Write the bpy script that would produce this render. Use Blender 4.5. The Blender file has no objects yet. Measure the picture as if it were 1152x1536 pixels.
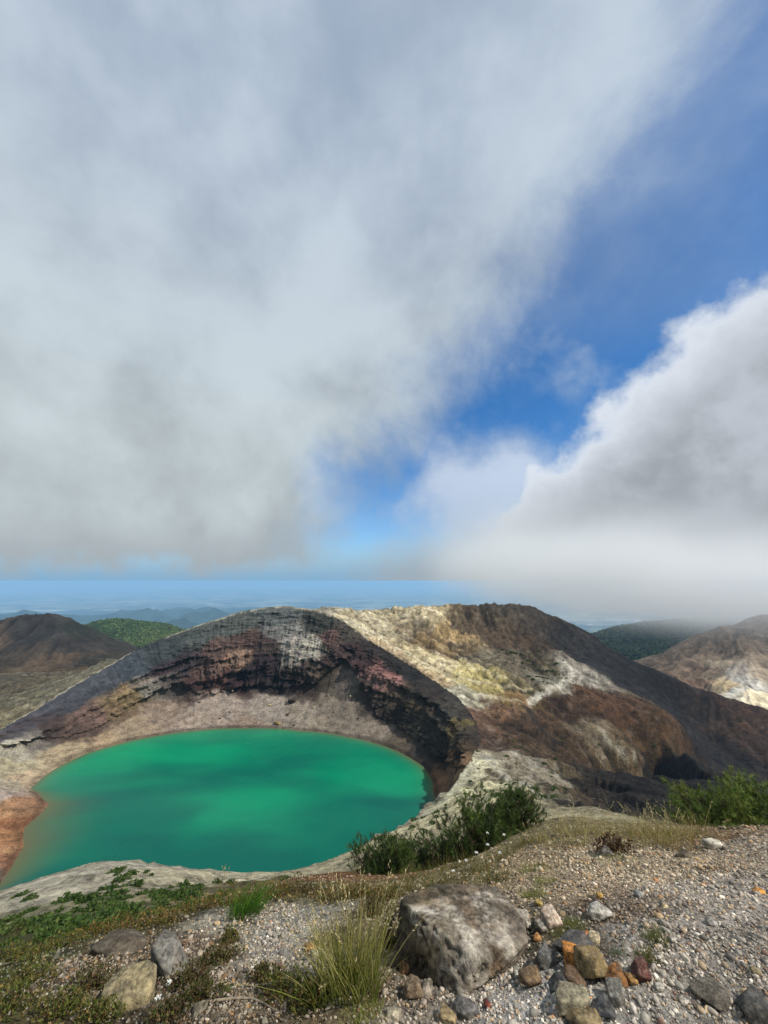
import bpy, math, random
import numpy as np
from mathutils import Vector

# ------------------------------------------------------------------ camera, sky, sun, exposure
SC = bpy.context.scene
COL = SC.collection
PW, PH, FOC, EYE = 1152.0, 1536.0, 600.0, 871.0
PITCH = math.atan((EYE - PH / 2) / FOC)
CP, SP = math.cos(PITCH), math.sin(PITCH)

cam_d = bpy.data.cameras.new('camera')
cam = bpy.data.objects.new('camera', cam_d)
COL.objects.link(cam)
cam_d.sensor_fit = 'VERTICAL'
cam_d.sensor_height = 36.0
cam_d.lens = FOC / PH * 36.0
cam_d.clip_start = 0.05
cam_d.clip_end = 400000.0
cam.location = (0, 0, 0)
cam.rotation_euler = (math.pi / 2 + PITCH, 0, 0)
SC.camera = cam

SC.render.engine = 'CYCLES'
SC.view_settings.view_transform = 'Standard'
SC.view_settings.look = 'None'
SC.view_settings.exposure = 0.0
SC.view_settings.gamma = 1.0
SC.view_settings.use_curve_mapping = False
SC.cycles.volume_bounces = 2
SC.cycles.max_bounces = 6
SC.cycles.use_denoising = True
SC.cycles.volume_step_rate = 1.0
SC.cycles.volume_max_steps = 256

SUN_EL, SUN_AZ = math.radians(48), math.radians(112)       # azimuth clockwise from the view direction
sun_dir = Vector((math.sin(SUN_AZ) * math.cos(SUN_EL), math.cos(SUN_AZ) * math.cos(SUN_EL), math.sin(SUN_EL)))
sun_d = bpy.data.lights.new('sun', 'SUN')
sun_d.energy = 4.6
sun_d.angle = math.radians(1.0)
sun_d.color = (1.0, 0.95, 0.86)
sun = bpy.data.objects.new('sun', sun_d)
COL.objects.link(sun)
sun.location = (0, 0, 500)
sun.rotation_euler = sun_dir.to_track_quat('Z', 'Y').to_euler()


def raydir(px, py):
    u, v = (px - PW / 2) / FOC, (PH / 2 - py) / FOC
    return np.array([u, CP - v * SP, SP + v * CP])


def at(px, py, s):
    """world point on the sight line through a photograph pixel, s metres deep"""
    return raydir(px, py) * s


def project(V):
    d = V[:, 1] * CP + V[:, 2] * SP
    up = V[:, 2] * CP - V[:, 1] * SP
    d = np.where(np.abs(d) < 1e-6, 1e-6, d)
    return PW / 2 + FOC * V[:, 0] / d, PH / 2 - FOC * up / d, d


class NT:
    """small helper for writing node trees"""
    def __init__(self, tree):
        self.t = tree
        self.n = tree.nodes
        self.n.clear()

    def new(self, typ, **kw):
        nd = self.n.new(typ)
        for k, v in kw.items():
            setattr(nd, k, v)
        return nd

    def put(self, sock, val):
        if hasattr(val, 'node'):
            self.t.links.new(val, sock)
        elif val is not None:
            sock.default_value = val

    def m(self, op, a, b=0.0, c=None, clamp=False):
        nd = self.new('ShaderNodeMath', operation=op, use_clamp=clamp)
        self.put(nd.inputs[0], a); self.put(nd.inputs[1], b)
        if c is not None:
            self.put(nd.inputs[2], c)
        return nd.outputs[0]

    def v(self, op, a, b=None, scale=None):
        nd = self.new('ShaderNodeVectorMath', operation=op)
        self.put(nd.inputs[0], a)
        if b is not None:
            self.put(nd.inputs[1], b)
        if scale is not None:
            self.put(nd.inputs['Scale'], scale)
        return nd.outputs['Value'] if op in ('DOT_PRODUCT', 'LENGTH') else nd.outputs['Vector']

    def noise(self, vec, scale, detail=4, rough=0.55, out='Fac', dist=0.0):
        nd = self.new('ShaderNodeTexNoise')
        self.put(nd.inputs['Vector'], vec)
        nd.inputs['Scale'].default_value = scale
        nd.inputs['Detail'].default_value = detail
        nd.inputs['Roughness'].default_value = rough
        nd.inputs['Distortion'].default_value = dist
        return nd.outputs[out]

    def ss(self, x, lo, hi, a=0.0, b=1.0):
        nd = self.new('ShaderNodeMapRange', interpolation_type='SMOOTHSTEP')
        self.put(nd.inputs[0], x)
        nd.inputs[1].default_value = lo; nd.inputs[2].default_value = hi
        nd.inputs[3].default_value = a; nd.inputs[4].default_value = b
        return nd.outputs[0]

    def mix(self, f, a, b, blend='MIX'):
        nd = self.new('ShaderNodeMix', data_type='RGBA', blend_type=blend)
        self.put(nd.inputs[0], f)
        for s, val in ((nd.inputs[6], a), (nd.inputs[7], b)):
            if isinstance(val, tuple) and len(val) == 3:
                val = val + (1.0,)
            self.put(s, val)
        return nd.outputs[2]


def unit(v):
    v = np.asarray(v, float)
    return v / np.linalg.norm(v)


def build_world():
    w = bpy.data.worlds.new('World')
    SC.world = w
    w.use_nodes = True
    g = NT(w.node_tree)
    sky = g.new('ShaderNodeTexSky', sky_type='NISHITA')
    sky.sun_disc = False
    sky.sun_elevation = SUN_EL
    sky.sun_rotation = SUN_AZ
    sky.altitude = 1700
    sky.air_density = 1.0
    sky.dust_density = 0.15
    sky.ozone_density = 4.0
    bg_sky = g.new('ShaderNodeBackground')
    bg_sky.inputs['Strength'].default_value = 0.15
    hs = g.new('ShaderNodeHueSaturation')
    hs.inputs['Saturation'].default_value = 1.28
    g.put(hs.inputs['Color'], sky.outputs[0])
    hz = g.new('ShaderNodeTexCoord').outputs['Generated']
    hsep = g.new('ShaderNodeSeparateXYZ'); g.put(hsep.inputs[0], hz)
    g.put(bg_sky.inputs['Color'], g.mix(g.ss(hsep.outputs[2], 0.15, 0.0), hs.outputs[0], (1.6, 2.9, 4.2)))
    d = g.new('ShaderNodeTexCoord').outputs['Generated']
    sep = g.new('ShaderNodeSeparateXYZ'); g.put(sep.inputs[0], d)
    el = sep.outputs[2]
    n_big = g.noise(d, 1.7, 3, 0.5, 'Color')
    warp = g.v('SCALE', g.v('SUBTRACT', n_big, (0.5, 0.5, 0.5)), scale=0.22)
    dw = g.v('ADD', d, warp)
    n_mid = g.noise(dw, 3.2, 6, 0.55)
    n_fine = g.noise(dw, 9.0, 6, 0.6)
    # high cloud sheet: everything on one side of a great circle through the gap
    pa, pb = unit(raydir(1150, 80)), unit(raydir(572, 700))
    na = unit(np.cross(pa, pb))
    if np.dot(na, unit(raydir(300, 300))) < 0:
        na = -na
    a = g.v('DOT_PRODUCT', dw, tuple(na))
    a = g.m('ADD', a, g.m('MULTIPLY', g.m('SUBTRACT', n_mid, 0.5), 0.42))
    a = g.m('ADD', a, g.m('MULTIPLY', g.m('SUBTRACT', n_fine, 0.5), 0.18))
    cov_a = g.ss(a, -0.17, 0.16)
    base_a = g.ss(g.m('ADD', el, g.m('MULTIPLY', g.m('SUBTRACT', g.noise(d, 8.0, 7, .6), 0.5), 0.15)), 0.0, 0.065)
    cov_a = g.m('MULTIPLY', cov_a, base_a)
    # low cumulus bank
    pa, pb = unit(raydir(1152, 365)), unit(raydir(750, 745))
    nb = unit(np.cross(pa, pb))
    if np.dot(nb, unit(raydir(1100, 760))) < 0:
        nb = -nb
    n_bil = g.noise(d, 6.5, 8, 0.55)
    n_bi2 = g.noise(d, 17.0, 6, 0.6)
    b0 = g.v('DOT_PRODUCT', d, tuple(nb))
    b = g.m('ADD', b0, g.m('MULTIPLY', g.m('SUBTRACT', n_bil, 0.5), 0.24))
    b = g.m('ADD', b, g.m('MULTIPLY', g.m('SUBTRACT', n_bi2, 0.5), 0.07))
    cov_b = g.ss(b, -0.02, 0.06)
    # veil spilling from the bank into the lower end of the gap
    veil = g.m('MULTIPLY', g.ss(g.m('ADD', b0, g.m('MULTIPLY', g.m('SUBTRACT', n_mid, 0.5), 0.55)), -0.20, 0.05),
               g.ss(g.m('ADD', el, g.m('MULTIPLY', g.m('SUBTRACT', n_bil, 0.5), 0.4)), 0.36, 0.10))
    mist = g.ss(g.m('ADD', g.v('DOT_PRODUCT', d, tuple(unit(raydir(735, 770)))), g.m('MULTIPLY', g.m('SUBTRACT', n_bil, 0.5), 0.05)), 0.966, 0.997)
    cov_b = g.m('MAXIMUM', cov_b, g.m('MAXIMUM', g.m('MULTIPLY', veil, 0.85), g.m('MULTIPLY', mist, .72)))
    # colours
    n_tone = g.noise(dw, 2.1, 5, 0.5)
    puff = g.noise(d, 5.2, 7, 0.56)
    tone = g.ss(g.m('ADD', g.m('MULTIPLY', n_tone, .62), g.m('MULTIPLY', puff, .38)), 0.36, 0.64)
    hi = g.mix(tone, (0.34, 0.42, 0.54), (0.55, 0.64, 0.74))
    lo = g.mix(tone, (0.39, 0.44, 0.465), (0.60, 0.68, 0.715))
    c_a = g.mix(g.ss(el, 0.25, 0.85), lo, hi)
    c_a = g.mix(g.ss(el, 0.16, 0.0), c_a, (0.37, 0.415, 0.45))
    edge = g.ss(b, 0.16, 0.0)
    c_in = g.mix(g.ss(n_bil, 0.36, 0.64), (0.35, 0.38, 0.42), (0.52, 0.56, 0.62))
    c_b = g.mix(edge, c_in, (0.80, 0.86, 0.95))
    c_b = g.mix(g.ss(el, 0.26, 0.0), c_b, (0.38, 0.415, 0.445))
    gauze = g.ss(g.noise(dw, 4.3, 5, .55), 0.44, 0.75, 0.03, 0.5)
    gauze = g.m('MAXIMUM', gauze, g.m('MULTIPLY', g.ss(el, .35, .8), g.ss(n_mid, .28, .60, .30, .68)))
    cov = g.m('MAXIMUM', g.m('MAXIMUM', cov_a, g.m('MULTIPLY', gauze, base_a)), cov_b, clamp=True)
    c = g.mix(cov_b, c_a, c_b)
    bg_cl = g.new('ShaderNodeBackground')
    g.put(bg_cl.inputs['Color'], c)
    bg_cl.inputs['Strength'].default_value = 1.0
    mx = g.new('ShaderNodeMixShader')
    g.put(mx.inputs[0], cov)
    g.put(mx.inputs[1], bg_sky.outputs[0]); g.put(mx.inputs[2], bg_cl.outputs[0])
    out = g.new('ShaderNodeOutputWorld')
    g.put(out.inputs['Surface'], mx.outputs[0])
    w.cycles.sampling_method = 'MANUAL'
    w.cycles.sample_map_resolution = 512


build_world()

# ------------------------------------------------------------------ helpers
def lin(r, g, b, k=1.0):
    c = np.array([r, g, b]) / 255.0
    return np.where(c <= 0.04045, c / 12.92, ((c + 0.055) / 1.055) ** 2.4) * k


_TAB = np.random.default_rng(12345).random(65536).astype(np.float32)


def vnoise(P, seed=0):
    """value noise in -1..1"""
    P = np.asarray(P, float)
    if P.shape[1] == 2:
        P = np.column_stack([P, np.full(len(P), 0.37)])
    fl = np.floor(P)
    i = fl.astype(np.int64)
    f = (P - fl).astype(np.float32)
    f = f * f * f * (f * (f * 6 - 15) + 10)
    sd = (seed * 7919 + 13) * 2654435761 & 0x7FFFFFFF
    hx = (i[:, 0] * 73856093 + sd, (i[:, 0] + 1) * 73856093 + sd)
    hy = (i[:, 1] * 19349663, (i[:, 1] + 1) * 19349663)
    hz = (i[:, 2] * 83492791, (i[:, 2] + 1) * 83492791)
    r = 0
    for a in (0, 1):
        wx = f[:, 0] if a else 1 - f[:, 0]
        for b in (0, 1):
            wxy = wx * (f[:, 1] if b else 1 - f[:, 1])
            hxy = hx[a] ^ hy[b]
            for c in (0, 1):
                h = hxy ^ hz[c]
                h = (h ^ (h >> 15) ^ (h >> 7)) & 65535
                r = r + wxy * (f[:, 2] if c else 1 - f[:, 2]) * _TAB[h]
    return r * 2 - 1


def fbm(P, octv=4, seed=0, gain=0.5, ridged=False):
    P = np.asarray(P, float)
    s, amp, tot = 0, 1.0, 0
    for o in range(octv):
        n = vnoise(P, seed + o * 17)
        if ridged:
            n = 1 - 2 * np.abs(n)
        s = s + n * amp
        tot += amp
        amp *= gain
        P = P * 2.03 + 11.3
    return s / tot


def sstep(x, a, b):
    t = np.clip((x - a) / (b - a), 0, 1)
    return t * t * (3 - 2 * t)


def make_mesh(name, V, F, color=None, smooth=True):
    """F: int array (n,3) or (n,4)"""
    V = np.asarray(V, np.float32)
    F = np.asarray(F, np.int32)
    me = bpy.data.meshes.new(name)
    k = F.shape[1]
    me.vertices.add(len(V)); me.vertices.foreach_set('co', V.ravel())
    me.loops.add(F.size); me.loops.foreach_set('vertex_index', F.ravel())
    me.polygons.add(len(F))
    me.polygons.foreach_set('loop_start', np.arange(0, F.size, k, dtype=np.int32))
    me.polygons.foreach_set('use_smooth', np.full(len(F), smooth, dtype=bool))
    me.update(calc_edges=True)
    if color is not None:
        color = np.asarray(color, np.float32)
        if color.ndim == 1:
            color = np.tile(color, (len(V), 1))
        at_ = me.color_attributes.new('Col', 'FLOAT_COLOR', 'POINT')
        at_.data.foreach_set('color', np.column_stack([np.clip(color, 0, 1), np.ones(len(V))]).astype(np.float32).ravel())
    return me


def link(name, me, mat=None, parent=None, loc=None):
    if mat is not None and me is not None and not me.materials:
        me.materials.append(mat)
    o = bpy.data.objects.new(name, me)
    COL.objects.link(o)
    if parent is not None:
        o.parent = parent
    if loc is not None:
        o.location = tuple(loc)
    return o


def tag(o, label=None, cat=None, group=None, kind=None):
    for k, v in (('label', label), ('category', cat), ('group', group), ('kind', kind)):
        if v:
            o[k] = v
    return o


def empty(name, loc, label, cat, group=None, rz=0.0):
    o = bpy.data.objects.new(name, None)
    COL.objects.link(o)
    o.empty_display_size = 0.1
    o.location = tuple(loc)
    o.rotation_euler[2] = rz
    return tag(o, label, cat, group)


def grid_faces(nr, nc, wrap=False):
    c = nc if wrap else nc - 1
    i, j = np.meshgrid(np.arange(nr - 1), np.arange(c), indexing='ij')
    i, j = i.ravel(), j.ravel()
    j1 = (j + 1) % nc
    return np.column_stack([i * nc + j, i * nc + j1, (i + 1) * nc + j1, (i + 1) * nc + j])


def rbf(X, y, c=0.0, smooth=0.0):
    """multiquadric scattered interpolation in the plane; X (n,2)"""
    X = np.asarray(X, float); y = np.asarray(y, float)
    n = len(X)
    D = np.sqrt(((X[:, None] - X[None]) ** 2).sum(-1) + c * c)
    A = np.zeros((n + 1, n + 1))
    A[:n, :n] = -D + np.eye(n) * smooth
    A[:n, n] = 1; A[n, :n] = 1
    w = np.linalg.lstsq(A, np.append(y, 0), rcond=None)[0]

    def f(Q):
        Q = np.asarray(Q, float)
        out = np.empty(len(Q))
        for a in range(0, len(Q), 40000):
            q = Q[a:a + 40000]
            d = np.sqrt((q[:, 0:1] - X[:, 0]) ** 2 + (q[:, 1:2] - X[:, 1]) ** 2 + c * c)
            out[a:a + 40000] = -d @ w[:n] + w[n]
        return out
    return f


def polar_field(pts):
    """height field through 3D points, interpolated over bearing and log distance from the viewpoint"""
    pts = np.asarray(pts, float)
    r = np.hypot(pts[:, 0], pts[:, 1])
    X = np.column_stack([np.arctan2(pts[:, 0], pts[:, 1]), np.log(r)])
    f = rbf(X, pts[:, 2] / r, 0.015)

    def z(Q):
        rq = np.hypot(Q[:, 0], Q[:, 1])
        return f(np.column_stack([np.arctan2(Q[:, 0], Q[:, 1]), np.log(rq)])) * rq
    return z


def paint(V, pts, cols, p=3.0, soft=1.0, warp=0.0, wscale=0.1, seed=5, zs=1.0):
    """control-point colour by soft nearest neighbour in world space, edges frayed by noise"""
    Q = np.array(V, float)
    if warp:
        sc = np.asarray(wscale)
        Q = Q + warp * np.column_stack([fbm(V * sc, 4, seed + k * 31, 0.6) for k in range(3)])
    pts = np.asarray(pts, float); cols = np.asarray(cols, float)
    sv = np.array([1, 1, zs])
    out = np.empty((len(Q), 3))
    for a in range(0, len(Q), 30000):
        d2 = (((Q[a:a + 30000, None] - pts[None]) * sv) ** 2).sum(-1) + soft * soft
        w = d2 ** (-p)
        w /= w.sum(1, keepdims=True)
        out[a:a + 30000] = w @ cols
    return out


def pick(V, lst, near=True):
    """world points of a mesh that stand at given photograph pixels"""
    px, py, d = project(V)
    res = []
    for (x, y) in lst:
        e = (px - x) ** 2 + (py - y) ** 2
        e = np.where(d < 0.1, 1e12, e)
        lim = max(e.min() * 4, 36)
        k = np.where(e <= lim)[0]
        res.append(V[k[np.argmin(d[k])]])
    return np.array(res)


def mat_col(name, rough=0.9, spec=0.2, var=0.35, vscale=1.0, bump=0.4, bscale=3.0, bdist=0.1, detail=8, bscale2=None,
            stretch=None, tint=None):
    """surface that takes its own colour from the mesh and adds grain, mottling and relief"""
    m = bpy.data.materials.new(name)
    m.use_nodes = True
    g = NT(m.node_tree)
    at_ = g.new('ShaderNodeAttribute', attribute_name='Col')
    co = g.new('ShaderNodeTexCoord').outputs['Object']
    if stretch:
        mp = g.new('ShaderNodeMapping'); g.put(mp.inputs[0], co); mp.inputs['Scale'].default_value = stretch
        co = mp.outputs[0]
    n1 = g.noise(co, vscale, detail, 0.6)
    n2 = g.noise(co, vscale * 4.6, 6, 0.65)
    k = g.m('ADD', g.ss(n1, .34, .66, -var * .5, var * .5), g.ss(n2, .36, .64, -var * .45, var * .45))
    k = g.m('ADD', k, 1.0)
    mul = g.new('ShaderNodeVectorMath', operation='SCALE')
    g.put(mul.inputs[0], at_.outputs['Color']); g.put(mul.inputs['Scale'], k)
    b = g.new('ShaderNodeBsdfPrincipled')
    g.put(b.inputs['Base Color'], mul.outputs[0])
    b.inputs['Roughness'].default_value = rough
    b.inputs['Specular IOR Level'].default_value = spec
    h = g.noise(co, bscale, 10, 0.65)
    if bscale2:
        h = g.m('ADD', h, g.m('MULTIPLY', g.noise(co, bscale2, 6, 0.6), 0.5))
    bp = g.new('ShaderNodeBump')
    bp.inputs['Strength'].default_value = bump
    bp.inputs['Distance'].default_value = bdist
    g.put(bp.inputs['Height'], h)
    g.put(b.inputs['Normal'], bp.outputs[0])
    o = g.new('ShaderNodeOutputMaterial')
    g.put(o.inputs[0], b.outputs[0])
    return m

# ------------------------------------------------------------------ the crater: rim and shore curves
LAKE_Z = -142.0
CX, CY = -110.0, 300.0
RIM_PX = [(715, 1100, 289), (713, 1118, 272), (690, 1160, 234), (640, 1215, 190), (560, 1260, 153), (480, 1297, 134),
          (420, 1310, 124), (360, 1309, 119), (300, 1306, 116), (245, 1299, 114), (180, 1287, 111), (110, 1300, 104), (0, 1335, 97)]
RIM_W = [(-128, 104, -78), (-190, 112, -80), (-262, 160, -84), (-325, 235, -97), (-330, 300, -111)]
RIM_PX2 = [(0, 1095, 326), (50, 1066, 365), (100, 1035, 398), (160, 1000, 430), (200, 977, 451), (240, 959, 468), (300, 937, 485), (360, 918, 500),
           (400, 911, 506), (430, 909, 506), (470, 914, 496), (500, 924, 486), (530, 943, 470), (560, 965, 453), (600, 990, 428),
           (640, 1015, 400), (665, 1032, 375), (690, 1052, 349), (708, 1078, 318)]
rim3 = np.array([at(*p) for p in RIM_PX] + [list(p) for p in RIM_W] + [at(*p) for p in RIM_PX2])
SH_PX = [(130, 1130), (200, 1110), (250, 1101), (300, 1095), (370, 1092), (450, 1096), (520, 1105), (590, 1124), (635, 1150), (650, 1175),
         (650, 1185)]
SH_PX2 = [(0, 1328), (18, 1300), (36, 1270), (38, 1240), (60, 1222), (74, 1206), (58, 1190), (45, 1183), (80, 1155)]


def on_plane(px, py, z):
    d = raydir(px, py)
    return d * (z / d[2])


sh3 = np.array([on_plane(x, y, LAKE_Z) for x, y in SH_PX] +
               [(27, 250, LAKE_Z), (8, 212, LAKE_Z), (-28, 186, LAKE_Z), (-65, 172, LAKE_Z), (-110, 164, LAKE_Z), (-160, 172, LAKE_Z), (-186, 195, LAKE_Z)] +
               [on_plane(x, y, LAKE_Z) for x, y in SH_PX2])


def ring(P3, smooth=1.2):
    th = np.arctan2(P3[:, 1] - CY, P3[:, 0] - CX)
    r = np.hypot(P3[:, 1] - CY, P3[:, 0] - CX)
    o = np.argsort(th)
    th, r, z = th[o], r[o], P3[o, 2]
    T = np.linspace(-math.pi, math.pi, 1441)
    rr = np.interp(T, th, r, period=2 * math.pi)
    zz = np.interp(T, th, z, period=2 * math.pi)
    k = int(max(3, smooth * 4))
    ker = np.hanning(2 * k + 1); ker /= ker.sum()

    def sm(a):
        a = a[:-1]
        b = np.convolve(np.concatenate([a[-k:], a, a[:k]]), ker, 'valid')
        return np.append(b, b[0])
    rr, zz = sm(rr), sm(zz)
    return (lambda t: np.interp(t, T, rr)), (lambda t: np.interp(t, T, zz))


rim_r, rim_z = ring(rim3)
sh_r, _ = ring(sh3, 0.8)

# ------------------------------------------------------------------ mountain (outer slopes, valley, summit ridge, near hillside)
K = 0.80                                    # photograph tone to surface albedo
OUT = [
    # beyond the left rim
    (-200, 1100, 360), (-100, 1080, 380), (0, 1070, 370), (60, 1040, 420), (0, 1035, 470), (-150, 1050, 480), (60, 1022, 500), (110, 1010, 520),
    (150, 1003, 520), (0, 1012, 640), (100, 1008, 640), (-150, 1020, 640), (170, 1010, 620), (-300, 1100, 500),
    # crest line of the summit ridge
    (540, 917, 560), (580, 911, 600), (620, 906, 608), (660, 903, 612), (700, 904, 615), (760, 903, 620), (790, 904, 620), (810, 911, 622), (830, 922, 630),
    (870, 944, 640), (910, 966, 615), (950, 986, 590), (1000, 1010, 560), (1050, 1029, 540), (1100, 1045, 520), (1152, 1064, 500), (1230, 1090, 480),
    # its face and the pale valley
    (560, 940, 520), (600, 935, 560), (630, 925, 575), (650, 930, 560), (600, 960, 500), (650, 955, 535), (700, 925, 590), (700, 950, 560), (740, 958, 550), (790, 958, 555),
    (640, 975, 490), (690, 975, 510), (660, 992, 455), (700, 1000, 455), (750, 1005, 455), (800, 1008, 465), (850, 998, 480), (855, 1012, 465),
    (700, 1030, 410), (760, 1040, 408), (790, 1046, 402), (815, 1030, 430), (740, 1080, 345), (760, 1130, 290), (722, 1120, 280), (800, 1100, 335),
    (850, 1080, 372), (900, 1060, 412), (865, 1025, 450), (830, 970, 560), (860, 985, 530), (920, 1035, 465), (980, 1058, 445), (1020, 1083, 404),
    (1024, 1098, 394), (960, 1130, 342), (900, 1100, 352), (850, 1130, 312), (900, 1160, 292), (820, 1170, 242), (780, 1180, 212), (850, 1200, 216),
    (740, 1170, 226), (722, 1150, 242), (760, 1200, 172), (880, 1212, 222), (1000, 1120, 372), (1015, 1110, 384),
    # cliff and ravine
    (1016, 1150, 374), (990, 1185, 354), (955, 1208, 326), (920, 1222, 298), (975, 1222, 334), (1040, 1182, 385), (1100, 1165, 400), (1152, 1142, 425), (1230, 1130, 430),
    (1050, 1090, 492), (1100, 1085, 482), (1152, 1100, 462), (1070, 1120, 450), (1040, 1098, 462), (960, 1030, 530), (1040, 1062, 520), (1230, 1105, 455),
    (1045, 1135, 425),
    # slope running from the rim up towards the viewpoint
    (600, 1272, 128), (650, 1242, 150), (700, 1200, 190), (740, 1203, 160), (650, 1265, 116), (700, 1242, 128), (800, 1213, 150), (880, 1225, 150), (960, 1235, 160),
    (1050, 1220, 200), (1150, 1190, 240),
    (150, 1305, 98), (230, 1310, 98), (100, 1330, 86), (200, 1330, 86), (300, 1335, 90), (400, 1332, 90), (500, 1315, 106), (0, 1375, 72), (100, 1365, 64), (200, 1362, 62), (300, 1360, 62),
    (400, 1352, 62), (500, 1340, 66), (0, 1415, 46), (-150, 1440, 60), (-300, 1480, 55), (100, 1400, 44), (200, 1392, 42), (300, 1385, 40), (450, 1372, 40),
    (0, 1450, 25), (200, 1415, 25), (400, 1395, 25), (600, 1345, 30), (800, 1292, 30), (1000, 1292, 30), (1152, 1280, 30), (-200, 1480, 25),
    (0, 1515, 8), (200, 1480, 8), (400, 1440, 8), (600, 1400, 9), (800, 1345, 10), (1000, 1345, 10), (1152, 1330, 10), (1300, 1330, 10), (-200, 1560, 8),
    (700, 1290, 60), (900, 1270, 70), (1100, 1260, 80),
]
HID = [(60, 700, -120), (160, 720, -120), (240, 720, -130), (330, 740, -170), (440, 700, -230), (540, 640, -260), (620, 600, -260),
       (100, 850, -260), (350, 880, -320), (600, 800, -330), (-132, 600, -110), (-230, 600, -130), (-60, 600, -85), (-330, 560, -150), (-200, 750, -220), (-20, 800, -230)]
_t = np.linspace(-math.pi, math.pi, 97)[:-1]
rim_s = np.column_stack([CX + rim_r(_t) * np.cos(_t), CY + rim_r(_t) * np.sin(_t), rim_z(_t)])
mtn_pts = np.vstack([np.array([at(*p) for p in OUT]), np.array(HID, float), rim_s])


def tin_field(pts):
    """triangulated survey points, lightly smoothed; bearing and log distance are the plane coordinates"""
    from mathutils.geometry import delaunay_2d_cdt
    r = np.hypot(pts[:, 0], pts[:, 1])
    X = np.column_stack([np.arctan2(pts[:, 0], pts[:, 1]), np.log(r)])
    y = pts[:, 2] / r
    bx, by = [], []
    for a_ in np.radians(np.linspace(-66, 66, 12)):
        bx += [(a_, math.log(4.6)), (a_, math.log(1040))]; by += [-.85 + .15 * a_, -.37]
    for r_ in (8, 15, 30, 60, 120, 240, 500):
        bx += [(math.radians(-66), math.log(r_)), (math.radians(66), math.log(r_))]
        by += [np.interp(r_, [8, 100, 300, 500], [-.8, -.62, -.40, -.34]), np.interp(r_, [8, 100, 300, 500], [-.62, -.5, -.42, -.36])]
    X = np.vstack([X, bx]); y = np.append(y, by)
    vs, _, tris, orig, _, _ = delaunay_2d_cdt([Vector(q) for q in X], [], [], 0, 1e-6)
    X2 = np.array([v[:] for v in vs]); y2 = np.array([y[o[0]] for o in orig])
    ga, gr = np.linspace(math.radians(-65), math.radians(65), 900), np.linspace(math.log(4.7), math.log(1035), 800)
    G = np.full((800, 900), np.nan)
    for t in tris:
        a, b, c = X2[t[0]], X2[t[1]], X2[t[2]]
        det = (b[0] - a[0]) * (c[1] - a[1]) - (c[0] - a[0]) * (b[1] - a[1])
        if abs(det) < 1e-12:
            continue
        i0, i1 = np.searchsorted(ga, min(a[0], b[0], c[0])), np.searchsorted(ga, max(a[0], b[0], c[0]), 'right')
        j0, j1 = np.searchsorted(gr, min(a[1], b[1], c[1])), np.searchsorted(gr, max(a[1], b[1], c[1]), 'right')
        if i1 <= i0 or j1 <= j0:
            continue
        xx, yy = np.meshgrid(ga[i0:i1], gr[j0:j1])
        l1 = ((xx - a[0]) * (c[1] - a[1]) - (c[0] - a[0]) * (yy - a[1])) / det
        l2 = ((b[0] - a[0]) * (yy - a[1]) - (xx - a[0]) * (b[1] - a[1])) / det
        ok = (l1 >= -1e-9) & (l2 >= -1e-9) & (l1 + l2 <= 1 + 1e-9)
        val = y2[t[0]] * (1 - l1 - l2) + y2[t[1]] * l1 + y2[t[2]] * l2
        sub = G[j0:j1, i0:i1]
        sub[ok] = val[ok]
    G[np.isnan(G)] = np.nanmean(G)
    ker = np.hanning(9)[1:-1]; ker /= ker.sum()
    for _k in range(2):
        for ax_ in (0, 1):
            Gp = np.pad(G, [(3, 3) if ax_ == 0 else (0, 0), (3, 3) if ax_ == 1 else (0, 0)], 'edge')
            G = sum(ker[k] * (Gp[k:k + 800] if ax_ == 0 else Gp[:, k:k + 900]) for k in range(7))

    def z(Q):
        rq = np.hypot(Q[:, 0], Q[:, 1])
        fx = np.clip((np.arctan2(Q[:, 0], Q[:, 1]) - ga[0]) / (ga[1] - ga[0]), 0, 898.999)
        fy = np.clip((np.log(rq) - gr[0]) / (gr[1] - gr[0]), 0, 798.999)
        i, j = fx.astype(int), fy.astype(int)
        u, v = fx - i, fy - j
        return (G[j, i] * (1 - u) * (1 - v) + G[j, i + 1] * u * (1 - v) + G[j + 1, i] * (1 - u) * v + G[j + 1, i + 1] * u * v) * rq
    return z


mtn_z = tin_field(mtn_pts)


def rim_in(x, y):
    """metres inside the crater rim (negative outside)"""
    t = np.arctan2(y - CY, x - CX)
    return rim_r(t) - np.hypot(x - CX, y - CY)


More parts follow.
